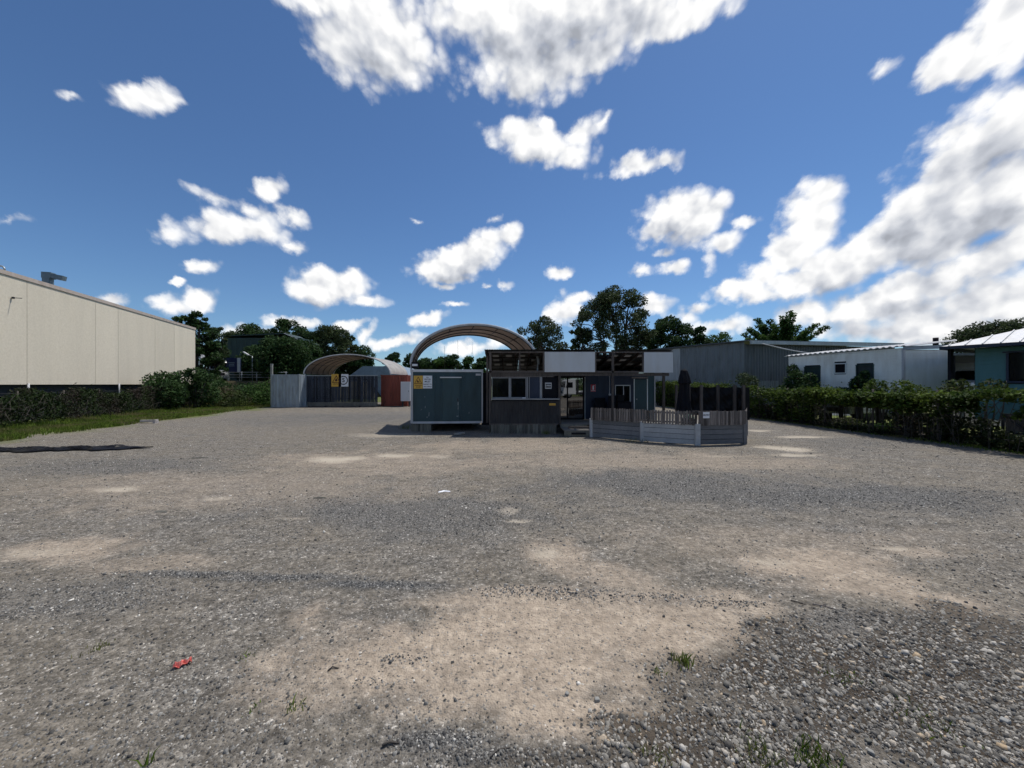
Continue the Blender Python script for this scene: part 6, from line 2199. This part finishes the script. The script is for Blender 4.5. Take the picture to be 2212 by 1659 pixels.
make_tree('bank_tree', 'dark tree hiding the gable corner of the green shed', 664, 735, 92, 55, M_['leaf_dark'], 'bark', 135, 34, 18000, .34, .02, .27, group=G5, airy=.15)

# long roofs of far sheds
t = thing('far_shed', 'low far shed with a pale blue roof between the shelters', 'shed', (P(820, 806, 62)[0], 62, 0))
MB().box((0, 4, 1.6), (9.2, 8, 3.4)).build('wall', M_['roof_blue'], t)
MB().prism([(-5.0, 0, 3.2), (5.0, 0, 3.2), (3.2, 0, 4.9), (-2.6, 0, 4.9)], (0, -.3, 0), (0, 8.5, 0)).build('roof', M_['roof_blue'], t)
t = thing('far_shed', 'low far shed with a grey roof beyond the red container', 'shed', (P(868, 806, 70)[0], 70, 0))
MB().box((0, 4, 1.6), (6.2, 8, 3.4)).build('wall', M_['house_grey'], t)
MB().prism([(-3.4, 0, 3.25), (3.4, 0, 3.25), (2.0, 0, 4.8), (-1.5, 0, 4.8)], (0, -.3, 0), (0, 8.5, 0)).build('roof', M_['roof_blue'], t)


# ------------------------------------------------------------------ grass margins
def blades(name, label, X, Y, h, mat, seed, parent=None, wid=.012, lean=.45):
    g = np.random.default_rng(seed); n = len(X)
    z = ground_height(X, Y) - .01
    a = g.uniform(0, 6.283, n); ln = g.uniform(.1, lean, n) * h
    b = np.stack([X, Y, z], 1)
    sd = np.stack([np.cos(a), np.sin(a), np.zeros(n)], 1) * wid * g.uniform(.7, 1.4, n)[:, None]
    d2 = g.uniform(0, 6.283, n)
    bend = np.stack([np.cos(d2) * ln, np.sin(d2) * ln, np.zeros(n)], 1)
    mid = b + bend * .35 + np.stack([np.zeros(n), np.zeros(n), h * .6], 1)
    tip = b + bend + np.stack([np.zeros(n), np.zeros(n), h], 1)
    v = np.stack([b - sd, b + sd, mid + sd * .8, tip, mid - sd * .8], 1).reshape(-1, 3)
    f = np.arange(n * 5).reshape(n, 5)
    o = np_mesh(name, v, f, mat, parent)
    return tag(o, label, 'grass', kind='stuff')


g = np.random.default_rng(70)
n = 150000
Y = 9.5 * (42 / 9.5) ** g.uniform(0, 1, n)
X = -16.0 - .16 * Y - g.uniform(0, 1, n) * (2.5 + .28 * Y)
gf = grass_field(X, Y)
keep = (g.uniform(0, 1, n) < gf * np.clip(.25 + 1.6 * (fbm(X * .9, Y * .9, 3, 71) - .3), .05, 1)) & (X > -17.2 - .34 * Y)
X, Y = X[keep], Y[keep]
blades('grass_margin', 'ragged green grass margin below the overgrown left fence', X, Y, g.uniform(.06, .20, len(X)) * (1 + 1.2 * np.clip((-16.2 - .30 * Y - X) / 2, 0, 1)), M_['grass'], 72, wid=.016)
n = 9000
Y = g.uniform(9, 36, n); X = np.array([vx(q) for q in Y]) - np.abs(g.normal(0, .30, n)) + .35
blades('dry_grass_edge', 'thin dry grass line along the foot of the vine fence', X, Y, g.uniform(.03, .10, n), M_['grass'], 73, wid=.010)


def tuft(label, px, py, h, n, seed, r=.05, group='weed tufts in the gravel', mat='grass'):
    x, y = G(px, py); g = np.random.default_rng(seed)
    X = x + g.normal(0, r, n); Yv = y + g.normal(0, r, n)
    t = thing('grass_tuft', label, 'grass', (0, 0, 0), 0, group)
    o = blades('blades', None, X, Yv, g.uniform(.4, 1.0, n) * h, M_[mat], seed, t, wid=.0035, lean=.9)
    for k in ('label', 'category'):
        if k in o: del o[k]
    t.location = (x, y, 0); o.location = (-x, -y, 0)
    return t


tuft('dense green tuft at the corner of the clay patch and dark soil', 1475, 1434, .10, 70, 81, .035)
tuft('tiny green tuft on the clay just beside the dense tuft', 1425, 1452, .05, 22, 82, .02)
tuft('flat green tuft in the grey gravel near the red scrap', 212, 1398, .05, 50, 83, .045)
tuft('small sparse tuft in the gravel beyond the red scrap', 536, 1418, .045, 22, 84, .03)
tuft('spidery brown green weed at the lower edge of the clay patch', 640, 1527, .07, 20, 85, .03)
tuft('thin weed beside the spidery weed on the clay edge', 548, 1530, .05, 14, 86, .025)
tuft('tall thin grass shoot standing alone in the grey stones', 318, 1648, .12, 10, 87, .012)
tuft('leafy grass patch among the coarse stones', 1755, 1640, .09, 130, 88, .06)
tuft('broader grass patch beside the leafy patch in the stones', 1645, 1632, .07, 90, 89, .07)
tuft('faint green grass patch high in the dark soil', 1820, 1460, .045, 60, 90, .06)
tuft('spreading green weed patch in the dark stones', 2000, 1560, .05, 80, 91, .08)
tuft('lone weed stalks at the edge of the coarse stones', 1420, 1640, .08, 30, 92, .05)
tuft('weed clump at the foot of the blue cabin corner', 876, 926, .32, 90, 93, .18)
tuft('weed clump growing from the kiosk skirting', 1180, 938, .22, 60, 94, .10)
tuft('low green weeds at the foot of the plank wall', 1373, 955, .20, 90, 95, .20)
tuft('weeds at the foot of the red container', 815, 878, .25, 60, 96, .25)


# ------------------------------------------------------------------ litter
def scrap():
    x, y = G(394, 1437)
    vs, fs = [], []
    rnd = random.Random(4); n, m = 9, 6
    for j in range(m + 1):
        for i in range(n + 1):
            vs.append(((i / n - .5) * .105, (j / m - .5) * .06 * (1 - .6 * abs(i / n - .6)), .012 + .02 * rnd.random() + .012 * math.sin(i * 1.7 + j)))
    for j in range(m):
        for i in range(n):
            k = j * (n + 1) + i; fs.append((k, k + 1, k + n + 2, k + n + 1))
    o = MB().raw(vs, fs).build('plastic_scrap', M_['red_plastic'])
    o.location = (x, y, float(ground_height(np.array([x]), np.array([y]))[0])); o.rotation_euler = (0, 0, R(38))
    tag(o, 'crumpled scrap of red plastic on the grey gravel', 'scrap')


scrap()


def stick(name, label, px, py, L, rz, mat, r=.008, bend=.1, group=None, cat='stick'):
    x, y = G(px, py)
    z = float(ground_height(np.array([x]), np.array([y]))[0]) + r * .8
    if cat == 'strip':                # flat bent offcut
        w = r * 2.2; zz = .012
        t = MB().raw([(-L / 2, -w, 0), (0, L * bend - w, 0), (L / 2, -w, 0), (L / 2, w, zz), (0, L * bend + w, zz * 1.6), (-L / 2, w, zz)], [(0, 1, 4, 5), (1, 2, 3, 4)]).build(name, M_[mat])
    else:
        t = MB().tube([(-L / 2, 0, 0), (-L * .1, L * bend, r * .8), (L / 2, 0, 0)], [r, r * .9, r * .6], 6).build(name, M_[mat])
    t.location = (x, y, z); t.rotation_euler = (0, 0, R(rz))
    return tag(t, label, cat, group)


stick('dead_twig', 'dark twig with a crooked end lying on the clay', 720, 1447, .07, 20, 'bark', .006, .35)
stick('wood_splinter', 'long grey splinter at the top of the stone heap', 1785, 1312, .20, -32, 'picket', .006, .02)
stick('wood_splinter', 'dark splinter beside the long grey splinter', 1725, 1300, .12, -42, 'bark', .005, .02)
stick('wood_splinter', 'pale chip standing out in the coarse stones', 1925, 1462, .075, -60, 'skirt', .012, .0)
stick('wood_splinter', 'pale chip lying near the dense grass tuft', 1618, 1478, .06, 70, 'skirt', .011, .0)
stick('pale_strip', 'thin pale strip lying mid-yard on the left gravel', 690, 1076, .22, 5, 'skirt', .006, .03, cat='strip')
stick('pale_strip', 'thin pale strip lying near the black plastic sheet', 432, 990, .40, 12, 'skirt', .008, .02, cat='strip')
stick('pale_strip', 'bent white scrap in the middle of the gravel yard', 960, 1063, .22, 10, 'sign_white', .008, .25, cat='strip')
stick('pale_strip', 'bleached strip lying in the left clay area', 348, 1105, .20, 0, 'skirt', .007, .02, cat='strip')
stick('dead_twig', 'curved dry twig at the lower edge of the gravel', 1085, 1632, .14, 25, 'bark', .004, .15)
stick('wood_splinter', 'dark flat bark strip on the lower clay', 80 * 0 + 845, 1610, .10, 10, 'bark', .008, .1)
for k, (px, py, lb) in enumerate(((1290, 1510, 'fist sized pale stone at the rut in the clay'), (1225, 1500, 'flat grey stone beside the pale stone in the rut'), (2170, 1560, 'pale angular stone in the dark right corner soil'), (1875, 1600, 'ochre stone among the coarse gravel'), (1880, 1622, 'white wedge shaped stone below the ochre stone'), (268, 1245, 'pale ochre stone on the left gravel'))):
    x, y = G(px, py); rnd = random.Random(k)
    q = MB(); s = (.018, .014, .020, .017, .018, .016)[k]
    vs = [Vector((a, b, c)) * s * rnd.uniform(.6, 1.2) for a in (-1, 1) for b in (-1, 1) for c in (-.6, .6)]
    q.raw(vs, [(0, 1, 3, 2), (4, 6, 7, 5), (0, 4, 5, 1), (2, 3, 7, 6), (0, 2, 6, 4), (1, 5, 7, 3)])
    o = q.build('loose_stone', M_['skirt'] if k in (3, 5) else M_['concrete'], None, .006)
    o.location = (x, y, float(ground_height(np.array([x]), np.array([y]))[0]) + s * .45); o.rotation_euler = (0, 0, k)
    tag(o, lb, 'stone', 'larger stones on the yard')

# ------------------------------------------------------------------ behind the camera: what the glass door mirrors
box_truck('parked_truck', 'white truck cab mirrored in the sliding glass door', (8.3, -20.5, 0), R(-8), False)
bush('roadside_bush', 'green roadside bush behind the mirrored truck',
     [(12, -27, 1.5, 3, 1.5, 1.6), (7, -28, 1.8, 3.5, 1.5, 2.0), (1, -28, 1.6, 3.5, 1.5, 1.8), (-6, -28, 1.7, 3.5, 1.5, 1.9), (-13, -27, 1.5, 3.5, 1.5, 1.7), (18, -27, 1.8, 3.5, 1.5, 2.0)], 9000, .4, M_['leaf_green'], 61, stems=14)
